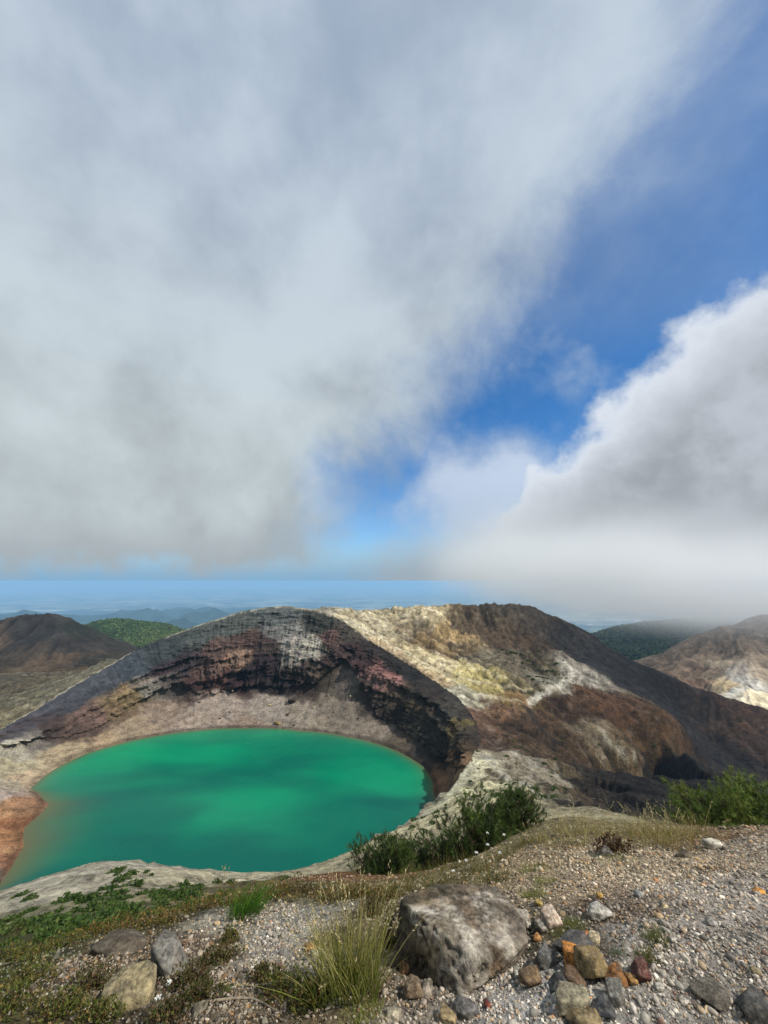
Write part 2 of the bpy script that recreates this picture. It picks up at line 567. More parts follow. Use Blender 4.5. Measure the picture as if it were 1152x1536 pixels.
MAIN_COL = [
    (560, 930, 200, 188, 158), (600, 915, 180, 168, 138), (620, 930, 150, 135, 110), (640, 914, 205, 190, 155), (660, 960, 156, 134, 100), (680, 950, 192, 166, 122),
    (700, 930, 110, 95, 75), (740, 930, 95, 82, 66), (700, 965, 142, 124, 96), (620, 980, 205, 190, 152), (660, 1000, 220, 205, 168), (690, 1010, 208, 194, 142),
    (740, 1020, 182, 168, 116), (780, 1030, 125, 114, 86), (700, 1040, 188, 182, 160), (650, 1010, 192, 170, 136), (600, 985, 186, 165, 135), (760, 985, 122, 112, 95),
    (800, 990, 98, 88, 68), (720, 980, 142, 132, 110), (850, 1005, 165, 158, 145), (835, 1020, 165, 158, 142), (830, 1000, 112, 105, 85), (782, 1042, 142, 118, 80), (790, 960, 85, 70, 55),
    (750, 950, 102, 86, 68), (800, 925, 76, 68, 60), (760, 910, 92, 84, 72), (850, 960, 55, 52, 50), (900, 990, 48, 46, 47), (950, 1010, 43, 42, 43), (1000, 1040, 45, 43, 44),  # dark right-slope tones hold cloud shade painted over dark rock
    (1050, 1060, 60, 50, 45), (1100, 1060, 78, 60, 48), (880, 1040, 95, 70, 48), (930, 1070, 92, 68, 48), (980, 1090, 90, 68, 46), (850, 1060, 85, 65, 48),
    (800, 1070, 92, 73, 55), (740, 1060, 128, 102, 80), (720, 1080, 122, 96, 78), (740, 1110, 102, 83, 68), (780, 1090, 82, 66, 52), (780, 1150, 165, 155, 135),
    (820, 1148, 160, 150, 132), (800, 1120, 95, 78, 60), (860, 1120, 86, 69, 50), (900, 1105, 140, 126, 104), (930, 1130, 112, 96, 72), (960, 1110, 105, 85, 60),
    (995, 1120, 92, 74, 50), (850, 1160, 98, 87, 66), (880, 1190, 88, 77, 60), (820, 1190, 125, 116, 96), (760, 1160, 155, 144, 118), (720, 1150, 242, 234, 200),
    (700, 1180, 238, 230, 190), (740, 1180, 188, 178, 148), (690, 1200, 232, 222, 182), (650, 1220, 228, 216, 178), (600, 1262, 218, 206, 170), (520, 1292, 196, 186, 156),
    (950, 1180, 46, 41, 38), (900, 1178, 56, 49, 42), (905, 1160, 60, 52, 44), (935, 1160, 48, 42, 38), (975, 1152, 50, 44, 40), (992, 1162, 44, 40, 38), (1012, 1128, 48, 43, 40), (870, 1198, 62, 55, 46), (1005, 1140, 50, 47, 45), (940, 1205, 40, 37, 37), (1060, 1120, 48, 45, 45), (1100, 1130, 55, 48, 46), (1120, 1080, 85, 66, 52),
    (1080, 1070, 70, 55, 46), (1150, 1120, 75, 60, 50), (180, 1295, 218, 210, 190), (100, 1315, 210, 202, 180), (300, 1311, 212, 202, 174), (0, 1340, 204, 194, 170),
    (200, 1330, 186, 178, 152), (100, 1350, 160, 156, 126), (300, 1340, 164, 154, 122), (0, 1400, 80, 86, 50), (200, 1370, 100, 98, 66), (400, 1330, 140, 118, 82), (350, 1330, 128, 120, 92),
    (0, 1075, 135, 126, 100), (50, 1038, 122, 116, 96), (0, 1030, 112, 102, 82), (100, 1016, 130, 125, 105), (340, 922, 150, 146, 128), (260, 950, 140, 136, 116), (430, 908, 165, 160, 144),
]


LINES = [                                   # width in metres, colour, strength, course
    (4.5, (215, 208, 190), 1.0, [(792, 1048), (812, 1036), (838, 1024), (856, 1012), (860, 1000), (848, 990)]),
    (4.5, (178, 172, 156), .85, [(770, 1122), (800, 1140), (826, 1152), (850, 1166)]),
    (4.0, (196, 190, 172), .85, [(728, 1130), (750, 1152), (780, 1172), (806, 1186)]),
    (3.0, (186, 180, 160), .7, [(900, 1090), (912, 1108), (934, 1124), (950, 1134)]),
    (3.5, (224, 214, 186), .9, [(520, 926), (560, 944), (600, 968), (640, 992), (690, 1018), (730, 1040)]),
    (4.0, (222, 206, 172), .85, [(560, 934), (600, 926), (632, 912), (650, 906)]),
    (3.0, (206, 184, 140), .7, [(650, 908), (640, 930), (655, 955), (690, 970)]),
    (3.5, (214, 200, 160), .8, [(650, 1000), (700, 1012), (750, 1024), (790, 1032)]),
    (3.0, (218, 206, 170), .7, [(640, 984), (700, 992), (760, 1010)]),
    (3.0, (196, 186, 160), .7, [(690, 1028), (740, 1038), (780, 1046)]),
    (3.5, (46, 42, 40), .75, [(788, 1050), (800, 1074), (820, 1096), (842, 1112)]),
    (3.0, (52, 48, 46), .6, [(826, 924), (832, 950), (850, 986), (890, 1012), (930, 1034)]),
    (3.0, (58, 52, 44), .6, [(670, 960), (712, 985), (760, 992)]),
    (4.0, (222, 216, 186), .8, [(712, 1122), (700, 1150), (672, 1188), (630, 1222)]),
    (3.0, (168, 130, 84), .7, [(776, 1036), (784, 1046), (790, 1052)]),
]


def fresh(V, spec, mul=1.0, **kw):
    pts = pick(V, [(c[0], c[1]) for c in spec])
    cols = [lin(*c[2:], 1.0) ** 1.14 * K * mul for c in spec]
    return paint(V, pts, cols, **kw)


def rills(Q, zfun, step, n, scale, seed, eps):
    """erosion ribs: noise smeared along the line of steepest slope"""
    tot = np.zeros(len(Q)); wsum = 0.0
    for sgn in (1.0, -1.0):
        p = np.array(Q, float)
        for k in range(n):
            w = 1.0 - k / (n + 2.0)
            tot += w * (vnoise(p / scale, seed) + .6 * vnoise(p / scale * 2.1 + 9, seed + 7)); wsum += w
            z0 = zfun(p)
            g = np.column_stack([zfun(p + np.array([eps, 0])) - z0, zfun(p + np.array([0, eps])) - z0])
            g = g / (np.linalg.norm(g, axis=1, keepdims=True) + 1e-6)
            p = p + sgn * step * g
    tot /= wsum
    return np.clip((tot - tot.mean()) / (tot.std() + 1e-9), -2.6, 2.6)


def build_mountain():
    nr = 540
    ang = np.radians(np.concatenate([np.linspace(-62, -47, 30)[:-1], np.linspace(-47, 48, 640), np.linspace(48, 62, 26)[1:]]))
    na = len(ang)
    rad = np.exp(np.linspace(math.log(5.5), math.log(960), nr))
    A, R = np.meshgrid(ang, rad)
    X, Y = (np.sin(A) * R).ravel(), (np.cos(A) * R).ravel()
    Q = np.column_stack([X, Y])
    Z = mtn_z(Q)
    r = np.hypot(X, Y)
    ins = rim_in(X, Y)
    amp = sstep(-ins, 0, 25) * sstep(r, 8, 40)
    wq = Q + 14 * np.column_stack([fbm(Q / 45, 3, 3), fbm(Q / 45, 3, 9)])
    far = sstep(r, 60, 320)
    Z = Z + amp * far * (4.2 * fbm(wq / 62, 5, 21, 0.55, True) + 2.4 * fbm(wq / 19, 5, 41, 0.62, True) + 0.7 * fbm(Q / 4.5, 3, 45))
    Z = Z + amp * (1 - far) * (1.1 * fbm(Q / 11, 5, 61, 0.6, True) + 0.5 * fbm(Q / 3.0, 4, 71, 0.6))
    Z = Z + 0.18 * fbm(Q / 1.6, 3, 77) * amp
    fk = np.where((r > 90) & (ins < 4))[0]
    e1, e2 = np.zeros(len(Q)), np.zeros(len(Q))
    e1[fk] = rills(Q[fk], mtn_z, 6.0, 9, 11.0, 811, 7.0)
    e2[fk] = rills(Q[fk], mtn_z, 3.0, 7, 5.0, 812, 4.0)
    ero = (1 - np.abs(e1)) * .9 + .55 * e2
    Z = Z + amp * sstep(r, 90, 240) * (1.7 * (1 - np.abs(e1)) + .8 * e2) * (1 - .6 * sstep(r, 620, 760))
    # downhill ribs on the summit face and the near white slope
    rib = np.exp(-(((X - 120) / 130) ** 2 + ((Y - 560) / 60) ** 2))
    Z = Z + rib * 6.0 * fbm(np.column_stack([X / 16 + 0.2 * fbm(Q / 30, 3, 2), Y / 90]), 4, 5, 0.55, True)
    ax = (X * 0.94 + Y * 0.34)
    ay = (-X * 0.34 + Y * 0.94)
    rib2 = np.exp(-(((X - 58) / 34) ** 2 + ((Y - 235) / 60) ** 2)) * sstep(-ins, 0, 8)
    Z = Z + rib2 * 1.3 * fbm(np.column_stack([ax / 60, (ay + 0.25 * ax) / 9 + 0.5 * fbm(Q / 20, 3, 8)]), 3, 15, 0.5, True)
    # rough broken cliff beside the ravine
    cl = np.exp(-(((X - 232) / 45) ** 2 + ((Y - 372) / 42) ** 2))
    Z = Z + cl * 7.0 * fbm(np.column_stack([X / 9, Y / 30, Z / 9]), 4, 88, 0.6, True) * sstep(-Z, 138, 150)
    Zin = rim_z(np.arctan2(Y - CY, X - CX)) - 0.5 - 5.0 * np.clip(ins, 0, 30)
    Z = np.where(ins > 0, np.minimum(Z, Zin), Z)
    V = np.column_stack([X, Y, Z])
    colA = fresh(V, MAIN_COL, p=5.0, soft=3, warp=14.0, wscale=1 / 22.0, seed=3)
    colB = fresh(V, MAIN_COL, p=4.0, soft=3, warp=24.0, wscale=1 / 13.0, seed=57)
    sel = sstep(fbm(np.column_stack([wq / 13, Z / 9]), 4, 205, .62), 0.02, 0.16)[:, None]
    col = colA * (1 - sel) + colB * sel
    # runnels, rock speckle and ash patches
    st = fbm(np.column_stack([wq[:, 0] / 5.5, wq[:, 1] / 26, Z / 14]), 4, 201, 0.6)
    gul = sstep(fbm(wq / 24, 4, 21, 0.6, True), 0.50, 0.74)
    spk = sstep(fbm(Q / 3.6, 4, 207, .65), 0.20, 0.34)
    pal = sstep(fbm(np.column_stack([wq / 9, Z / 6]), 4, 209, .62), 0.26, 0.42)
    lum = col.mean(1)
    col = col * (1 + far * (0.22 * st - 0.25 * gul + .26 * np.clip(ero * 1.15, -1.7, 1.5)))[:, None]  # relief shading put into the colour: pale ribs, dark gullies
    col = col * (1 - 0.55 * far * spk)[:, None]
    col = col + (far * pal * 0.55 * np.clip(lum * 1.6, 0, .5))[:, None] * np.array([1.0, .93, .78])
    for width, rgb, k_, line in LINES:
        Lp = pick(V, line)
        Lq = np.vstack([Lp[i] + (Lp[i + 1] - Lp[i]) * t for i in range(len(Lp) - 1) for t in np.linspace(0, 1, 14)])
        Vw = V + width * .7 * np.column_stack([fbm(V / 7, 3, 501), fbm(V / 7, 3, 502), fbm(V / 7, 3, 503)])
        bx = np.where((Vw[:, 0] > Lq[:, 0].min() - 30) & (Vw[:, 0] < Lq[:, 0].max() + 30) & (Vw[:, 1] > Lq[:, 1].min() - 30) & (Vw[:, 1] < Lq[:, 1].max() + 30))[0]
        d2 = np.sqrt((((Vw[bx][:, None] - Lq[None]) * np.array([1, 1, .7])) ** 2).sum(-1).min(1))
        w_ = (k_ * (1 - sstep(d2, width * .5, width * 1.2)) * (.6 + .4 * sstep(fbm(V[bx] / 4, 3, 507), -.4, .1)))[:, None]
        col[bx] = col[bx] * (1 - w_) + lin(*rgb, K) * w_
    F = grid_faces(nr, na)
    keep = ~(ins[F] > 12).all(1)
    F = F[keep]
    me = make_mesh('mountain', V, F, col)
    return V, link('mountain', me, mat_col('slope_rock', var=0.75, vscale=0.13, bump=1.0, bscale=0.22, bdist=4.0, bscale2=1.2))


mtn_V, mtn = build_mountain()
tag(mtn, 'volcano slopes of brown, cream and dark rock around the crater lake', kind='structure')

# ------------------------------------------------------------------ crater wall
WALL_COL = [  # tones partly hold the cliffs' shade, most on the right wall
    (705, 1085, 64, 59, 52), (712, 1105, 60, 55, 50), (700, 1068, 62, 57, 52), (680, 1040, 60, 56, 52), (655, 1025, 58, 54, 50), (620, 1003, 44, 42, 40), (590, 985, 48, 44, 41), (560, 968, 52, 46, 43),
    (420, 922, 92, 96, 94), (350, 933, 84, 88, 84), (480, 930, 62, 63, 58), (520, 945, 72, 66, 60), (300, 950, 78, 82, 79), (250, 975, 64, 68, 70), (200, 1000, 68, 73, 78),
    (150, 1020, 74, 76, 80), (100, 1050, 72, 72, 77), (40, 1082, 78, 76, 80), (0, 1104, 84, 80, 82),
    (430, 955, 138, 133, 127), (460, 965, 152, 147, 137), (440, 980, 130, 125, 118), (420, 945, 112, 111, 107),
    (370, 960, 84, 68, 63), (330, 975, 92, 76, 70), (350, 985, 124, 104, 90), (310, 1000, 95, 79, 73), (400, 965, 74, 63, 60), (500, 950, 90, 72, 67),
    (400, 990, 58, 48, 50), (380, 1010, 44, 37, 39), (420, 1020, 50, 42, 42), (320, 1020, 82, 60, 55), (290, 1030, 70, 54, 50), (440, 1005, 68, 58, 53), (500, 990, 74, 60, 56),
    (480, 1010, 88, 77, 66), (530, 975, 62, 49, 48), (250, 1000, 60, 51, 57), (270, 985, 60, 54, 57), (350, 1022, 62, 46, 46), (450, 1022, 70, 58, 54),
    (330, 1052, 156, 143, 132), (400, 1060, 156, 145, 134), (450, 1070, 150, 139, 126), (500, 1060, 130, 120, 108), (520, 1020, 116, 106, 98), (300, 1080, 160, 145, 132),
    (240, 1062, 144, 128, 114), (560, 1090, 138, 127, 114), (600, 1112, 104, 93, 80), (200, 1090, 154, 138, 118), (160, 1110, 168, 148, 122), (100, 1125, 168, 152, 126),
    (60, 1100, 122, 116, 108), (30, 1112, 168, 162, 146), (20, 1150, 172, 162, 136), (50, 1165, 188, 168, 142), (10, 1190, 168, 152, 142), (0, 1170, 172, 160, 140), (380, 1085, 150, 134, 120), (480, 1090, 146, 134, 120),
    (120, 1090, 92, 76, 68), (70, 1085, 75, 62, 58), (180, 1060, 112, 96, 76), (200, 1045, 128, 112, 86), (140, 1075, 106, 88, 80), (230, 1030, 120, 116, 108), (255, 1022, 90, 84, 80),
    (560, 1000, 122, 95, 90), (575, 1020, 128, 101, 95), (550, 990, 68, 53, 53), (600, 1000, 44, 41, 41), (640, 1040, 54, 50, 47), (680, 1050, 68, 66, 60), (690, 1080, 98, 88, 60),
    (700, 1110, 76, 65, 50), (650, 1090, 60, 55, 48), (620, 1060, 76, 68, 55), (600, 1040, 86, 75, 62), (570, 1060, 68, 60, 54), (600, 1075, 48, 43, 40), (640, 1110, 60, 55, 50),
    (660, 1130, 55, 50, 45), (672, 1150, 128, 102, 82), (652, 1168, 132, 102, 76), (620, 1122, 78, 70, 63), (690, 1140, 112, 92, 72), (540, 1030, 70, 60, 56), (665, 1070, 66, 64, 58),
    (20, 1210, 176, 140, 106), (10, 1250, 172, 130, 94), (45, 1200, 158, 124, 96), (20, 1290, 150, 112, 86), (5, 1312, 152, 128, 110), (-20, 1230, 172, 136, 102), (15, 1230, 150, 108, 78), (0, 1270, 174, 136, 104),
]
# bearing about the lake, then scree top and cliff top as (fraction of the way out, fraction of the way up)
PROFILE = [(-180, .50, .40, .62, .72), (-150, .5, .4, .65, .75), (-90, .4, .35, .7, .75), (-40, .35, .25, .6, .8), (0, .30, .16, .66, .86), (20, .34, .18, .68, .90), (38, .38, .20, .66, .88),
           (52, .50, .34, .68, .78), (64, .44, .27, .64, .68), (80, .43, .25, .60, .58), (95, .43, .25, .60, .60), (110, .42, .26, .58, .62), (125, .44, .30, .60, .70), (140, .44, .34, .58, .72), (160, .48, .38, .62, .74), (180, .50, .40, .62, .72)]


FOOT = [(0, 1118), (40, 1108), (100, 1106), (140, 1096), (170, 1070), (215, 1052), (240, 1034), (270, 1026), (300, 1041), (330, 1036), (370, 1030), (420, 1031), (470, 1026), (500, 1006), (520, 988), (545, 1030), (570, 1074), (610, 1096), (640, 1120), (660, 1136), (690, 1150), (720, 1150)]
HEAD = [(0, 1100), (40, 1078), (100, 1064), (150, 1046), (200, 1012), (240, 990), (280, 966), (320, 962), (350, 992), (380, 972), (420, 988), (470, 988), (500, 974), (530, 960), (560, 972), (600, 994), (640, 1020), (690, 1056), (720, 1100)]


def build_wall():
    th = np.radians(np.concatenate([np.linspace(-180, -30, 160)[:-1], np.linspace(-30, 180, 1160)]))
    th = th[:-1]
    w = np.concatenate([[-0.25, -0.12, -0.05], np.linspace(0, 1, 250), [1.02]])
    pr = np.array(PROFILE, float)
    deg = np.degrees(th)
    wb, gb, wt, gt = [np.interp(deg, pr[:, 0], pr[:, k]) for k in (1, 2, 3, 4)]
    cyc = np.column_stack([np.cos(th) * 26, np.sin(th) * 26])
    gb = gb * (1 + 0.20 * fbm(cyc * 0.3, 2, 7, 0.4))
    gt = np.clip(gt + 0.06 * fbm(cyc * 0.3 + 50, 2, 17, 0.4), gb + 0.1, 0.95)
    Rr, Rz, Sr = rim_r(th), rim_z(th), sh_r(th)
    Rr = Rr + 2.6 * fbm(cyc * 1.6, 5, 99, 0.6, True)
    Rz = Rz + 1.1 * fbm(cyc * 3, 5, 98, 0.62)
    n, m = len(w), len(th)
    Wg, T = np.meshgrid(w, th, indexing='ij')
    wbG, gbG, wtG, gtG = [np.tile(a, (n, 1)) for a in (wb, gb, wt, gt)]
    g = np.where(Wg < wbG, Wg / wbG * gbG,
                 np.where(Wg < wtG, gbG + (Wg - wbG) / (wtG - wbG) * (gtG - gbG), gtG + (Wg - wtG) / (1 - wtG) * (1 - gtG)))
    R = Sr + (Rr - Sr) * Wg
    Z = LAKE_Z + (Rz - LAKE_Z) * g
    Z = np.where(Wg < 0, LAKE_Z + Wg * 60, Z)
    last = Wg > 1.0
    R = np.where(last, Rr + 2.5, R)
    X, Y = CX + R * np.cos(T), CY + R * np.sin(T)
    zo = mtn_z(np.column_stack([X[-1], Y[-1]]))
    Z[-1] = zo - 1.6
    P = np.column_stack([X.ravel(), Y.ravel(), Z.ravel()])
    gf, Wf = g.ravel(), Wg.ravel()
    # the photographed foot and top of the cliff band
    ppx, ppy, _ = project(P)
    q2 = P / 7.0
    jag = 9 * fbm(q2, 4, 311, .6)
    foot = np.interp(ppx, [p_[0] for p_ in FOOT], [p_[1] for p_ in FOOT]) + jag
    head = np.interp(ppx, [p_[0] for p_ in HEAD], [p_[1] for p_ in HEAD]) + 0.8 * jag
    farside = (np.degrees(T.ravel()) > -25) & (np.degrees(T.ravel()) < 178)
    c_far = sstep(foot - ppy, -1, 5) * (1 - sstep(head - ppy, -3, 6))
    c_def = (sstep(Wf, wbG.ravel() - .05, wbG.ravel() + .04) * (1 - sstep(Wf, wtG.ravel() + 0.0, wtG.ravel() + .12)))
    cliff = np.where(farside, c_far, c_def)
    upper = np.where(farside, sstep(head - ppy, -3, 6), sstep(Wf, wtG.ravel(), wtG.ravel() + .1)) * (1 - sstep(Wf, .97, 1.0))
    scree = np.where(farside, 1 - sstep(foot - ppy, -1, 5), 1 - sstep(Wf, wbG.ravel() - .06, wbG.ravel())) * sstep(Wf, 0.0, 0.04)
    radial = np.column_stack([np.cos(T.ravel()), np.sin(T.ravel()), np.zeros(T.size)])
    # bedded layers: hard beds stand out, soft beds are cut back
    bed = P[:, 2] - 0.55 * np.tile(Rz, (n, 1)).ravel() + 4 * fbm(P / 50, 3, 31)
    hard = 1.25 * fbm(np.column_stack([bed / 5.5, fbm(P / 40, 2, 5) * .8, np.zeros(len(P))]), 4, 33, 0.62)
    block = fbm(P / np.array([9, 9, 6]), 5, 37, 0.6, True)
    butt = fbm(np.column_stack([np.cos(T.ravel()) * 14, np.sin(T.ravel()) * 14, P[:, 2] / 50]), 4, 43, 0.55, True)
    rill = fbm(np.column_stack([np.cos(T.ravel()) * 60, np.sin(T.ravel()) * 60, P[:, 2] / 40]), 4, 47, 0.55, True)
    crag = fbm(P / np.array([17, 17, 11]), 5, 341, .64, True)
    size = np.tile(np.clip((Rz - LAKE_Z) / 90, 0.6, 1.0), (n, 1)).ravel()
    dr = cliff * size * (-5.6 * hard - 3.8 * block - 6.5 * butt - 7.0 * crag) + upper * size * (-0.4 * rill - 2.6 * hard - 1.6 * block - 3.0 * butt - 3.5 * crag) + scree * (-0.15 * rill - 0.9 * fbm(P / 14, 4, 58))
    edge = 1 - sstep(Wf, .93, 1.0)
    P = P + radial * (dr * edge)[:, None]
    P[:, 2] += scree * 0.4 * fbm(P / 6, 4, 51)
    col = fresh(P, WALL_COL, p=4.0, soft=1.5, warp=9.0, wscale=1 / 14.0, seed=13, zs=1.5)
    # bed colours, with jutting blocks and crags lighter and recesses darker
    band = np.tanh(hard * 3.5) * (.25 + .9 * sstep(fbm(P / 24, 3, 343), -.4, .35))
    tone = 1 + cliff * (0.18 + 0.5 * band + 0.45 * block + .45 * crag) + upper * (0.36 + .35 * crag + 0.36 * band + 0.05 * rill + 0.45 * block) + scree * (0.30 + 0.04 * rill + 0.16 * fbm(P / np.array([8, 8, 14]), 5, 59, .6))
    rust = np.clip(fbm(np.column_stack([bed / 3.2, fbm(P / 30, 2, 6), P[:, 0] / 60]), 3, 71) - 0.1, 0, 1) * cliff
    col = col * np.clip(tone, 0.35, 1.9)[:, None] * (1 + rust[:, None] * np.array([0.45, 0.08, 0.0]))
    # hanging pale veins on the upper face
    vein = np.clip(fbm(np.column_stack([np.cos(T.ravel()) * 95, np.sin(T.ravel()) * 95, P[:, 2] / 60]), 3, 53) - 0.34, 0, 1) * upper * sstep(gf, .8, .95)
    col = col * (1 + 0.7 * vein[:, None])
    nearside = ((np.degrees(T.ravel()) < -25) & (np.degrees(T.ravel()) > -125)).astype(float) * sstep(Wf, .3, .8)
    col = col * (1 - nearside[:, None]) + nearside[:, None] * lin(172, 165, 142, K)
    delta = np.exp(-(((P[:, 0] + 238) / 34) ** 2 + ((P[:, 1] - 262) / 60) ** 2))
    flow = fbm(np.column_stack([P[:, 0] / 14 + 1.5 * fbm(P / 30, 3, 81), P[:, 1] / 3.2 + 3 * fbm(P / 22, 3, 82), np.zeros(len(P))]), 4, 83, .6)
    col = col * (1 + .55 * delta * flow)[:, None]
    # damp dark line at the water, pale crumbling lip at the rim
    wet = np.exp(-((P[:, 2] - LAKE_Z - 0.9) / 0.9) ** 2)
    col = col * (1 - 0.45 * wet[:, None])
    lip = (sstep(Wf, .975, .99) * sstep(fbm(P / 9, 3, 66), -.45, .15) * np.where((np.degrees(T.ravel()) > -12) & (np.degrees(T.ravel()) < 62), .0, 1.0))[:, None]
    col = col * (1 - lip) + lip * lin(172, 166, 146, K)
    F = grid_faces(n, m, wrap=True)
    me = make_mesh('crater_wall', P, F[:, ::-1], col)
    return P, link('crater_wall', me, mat_col('cliff_rock', var=0.62, vscale=0.16, bump=1.0, bscale=0.25, bdist=2.6, bscale2=1.5, stretch=(1, 1, 1.8)))


wall_V, wall = build_wall()
tag(wall, 'inner crater cliffs with dark banded strata above pale scree', kind='structure')

# ------------------------------------------------------------------ lake
def build_lake():
    th = np.linspace(-math.pi, math.pi, 361)[:-1]
    fr = np.concatenate([np.linspace(0.0005, 0.80, 40), np.linspace(0.80, 1.03, 60)[1:]])
    Fg, T = np.meshgrid(fr, th, indexing='ij')
    R = sh_r(T) * Fg
    X, Y = (CX + R * np.cos(T)).ravel(), (CY + R * np.sin(T)).ravel()
    V = np.column_stack([X, Y, np.full(X.size, LAKE_Z)])
    dist = ((1 - Fg) * sh_r(T)).ravel()
    deep = lin(0, 112, 96, .56); mid = lin(10, 160, 112, .66)
    q = V[:, :2] / np.array([85.0, 40.0])
    k = np.clip(0.42 + 0.8 * fbm(q + fbm(q * 1.3, 2, 4)[:, None] * 0.4, 4, 91, 0.5) + (V[:, 1] - 320) / 260, 0, 1)[:, None]  # mottling paints cloud-shadow tones along with real murkiness
    col = deep * (1 - k) + mid * k
    shallow = np.exp(-np.clip(dist, 0, None) / 4.0)
    leftb = np.exp(-(((X + 205) / 40) ** 2 + ((Y - 250) / 60) ** 2))
    s2 = np.exp(-np.clip(dist, 0, None) / (4 + 16 * leftb))
    sed = lin(120, 110, 70, .6)
    col = col * (1 - .85 * s2[:, None]) + sed * (.85 * s2[:, None])
    me = make_mesh('lake_water', V, grid_faces(len(fr), len(th), wrap=True)[:, ::-1], col)
    m = bpy.data.materials.new('mineral_water')
    m.use_nodes = True
    g = NT(m.node_tree)
    a = g.new('ShaderNodeAttribute', attribute_name='Col')
    co = g.new('ShaderNodeTexCoord').outputs['Object']
    b = g.new('ShaderNodeBsdfPrincipled')
    g.put(b.inputs['Base Color'], a.outputs['Color'])
    g.put(b.inputs['Roughness'], g.ss(g.noise(co, 0.02, 3, .5), .35, .65, 0.16, 0.32))
    b.inputs['IOR'].default_value = 1.33
    b.inputs['Specular IOR Level'].default_value = 0.12
    h = g.m('ADD', g.noise(co, 0.9, 4, .6), g.m('MULTIPLY', g.noise(co, 0.25, 3, .5), 0.6))
    bp = g.new('ShaderNodeBump'); bp.inputs['Strength'].default_value = 0.15; bp.inputs['Distance'].default_value = 0.12
    g.put(bp.inputs['Height'], h); g.put(b.inputs['Normal'], bp.outputs[0])
    o = g.new('ShaderNodeOutputMaterial'); g.put(o.inputs[0], b.outputs[0])
    return link('lake_water', me, m)


tag(build_lake(), 'emerald green crater lake', kind='structure')

# ------------------------------------------------------------------ hills beyond, plain, haze
def hill(name, ctrl, hid, a0, a1, r0, r1, na, nr, cols, amp, scale, label, seed, mul=1.0, warp=30.0, bump=1.0):
    zf = polar_field(np.vstack([np.array([at(*p) for p in ctrl]), np.array(hid, float)]))
    A, R = np.meshgrid(np.radians(np.linspace(a0, a1, na)), np.exp(np.linspace(math.log(r0), math.log(r1), nr)))
    Q = np.column_stack([(np.sin(A) * R).ravel(), (np.cos(A) * R).ravel()])
    Z = zf(Q)
    wq = Q + 0.35 * scale * np.column_stack([fbm(Q / scale, 3, seed), fbm(Q / scale, 3, seed + 5)])
    Z = Z + amp * fbm(wq / scale, 5, seed + 9, 0.55, True) + 0.25 * amp * fbm(Q / scale * 6, 4, seed + 3)
    e1 = rills(Q, zf, scale * .06, 6, scale * .11, seed + 71, scale * .06)
    Z = Z + amp * .16 * (1 - np.abs(e1)) + amp * .06 * e1
    V = np.column_stack([Q, Z])
    col = fresh(V, cols, mul, p=3.0, soft=8, warp=warp, wscale=1.6 / scale, seed=seed)
    st = fbm(np.column_stack([wq / scale * 5, Z / 40]), 4, seed + 31, .6)
    col = col * (1 + 0.4 * st + .3 * np.clip(1 - np.abs(e1), -1.2, 1))[:, None]  # ribs lightened and furrows darkened in the colour as relief shading
    me = make_mesh(name, V, grid_faces(nr, na), col)
    o = link(name, me, mat_col(name + '_surface', var=.5, vscale=3.0 / scale, bump=bump, bscale=8.0 / scale, bdist=scale * .035))
    tag(o, label, kind='structure')
    return V, zf


dark_V, dark_zf = hill('hill', [(-300, 1000, 800), (-200, 950, 820), (-100, 930, 860), (-50, 936, 860), (0, 938, 860), (30, 931, 850), (65, 931, 840), (85, 938, 835), (110, 952, 825), (140, 968, 810), (175, 984, 790), (210, 1000, 770),
                       (0, 975, 760), (60, 975, 745), (110, 990, 730), (-100, 980, 760), (0, 1000, 700), (60, 1002, 690), (120, 1004, 680), (-100, 1010, 690), (0, 1025, 620), (100, 1022, 620), (200, 1030, 640), (-200, 1020, 700), (-300, 1060, 640), (260, 1030, 760)],
     [(-800, 1100, -200), (-600, 1150, -220), (-450, 1050, -250), (-900, 900, -150), (-350, 1000, -260)],
     -56, -24, 790, 1350, 210, 170,
     [(30, 940, 62, 58, 54), (70, 950, 58, 55, 52), (110, 965, 60, 55, 50), (150, 985, 58, 55, 46), (0, 955, 88, 76, 64), (40, 970, 70, 62, 53), (80, 985, 92, 78, 62), (10, 990, 76, 66, 55), (50, 995, 94, 80, 64), (120, 995, 84, 70, 55), (0, 1005, 88, 76, 60), (100, 940, 52, 54, 44)],
     17, 110, 'dark brown bare hill behind the left crater rim', 300)
green_V, green_zf = hill('wooded_hill', [(60, 990, 1500), (110, 948, 1560), (140, 939, 1600), (180, 934, 1650), (215, 936, 1650), (250, 940, 1640), (290, 952, 1600), (330, 966, 1560), (380, 985, 1500),
                      (150, 965, 1400), (200, 960, 1380), (250, 965, 1380), (180, 985, 1250), (240, 985, 1250), (300, 990, 1250), (100, 990, 1250)],
     [(-1000, 2100, -560), (-700, 2200, -560), (-500, 2000, -560), (-1300, 1900, -560), (-300, 1800, -600)],
     -44, -12, 1450, 2800, 200, 150,
     [(180, 940, 66, 88, 46), (150, 955, 58, 78, 42), (220, 950, 90, 104, 58), (250, 965, 84, 98, 62), (200, 970, 74, 92, 50), (120, 960, 58, 72, 44)],
     9, 200, 'rounded green wooded hill left of the crater peak', 340, mul=.8)
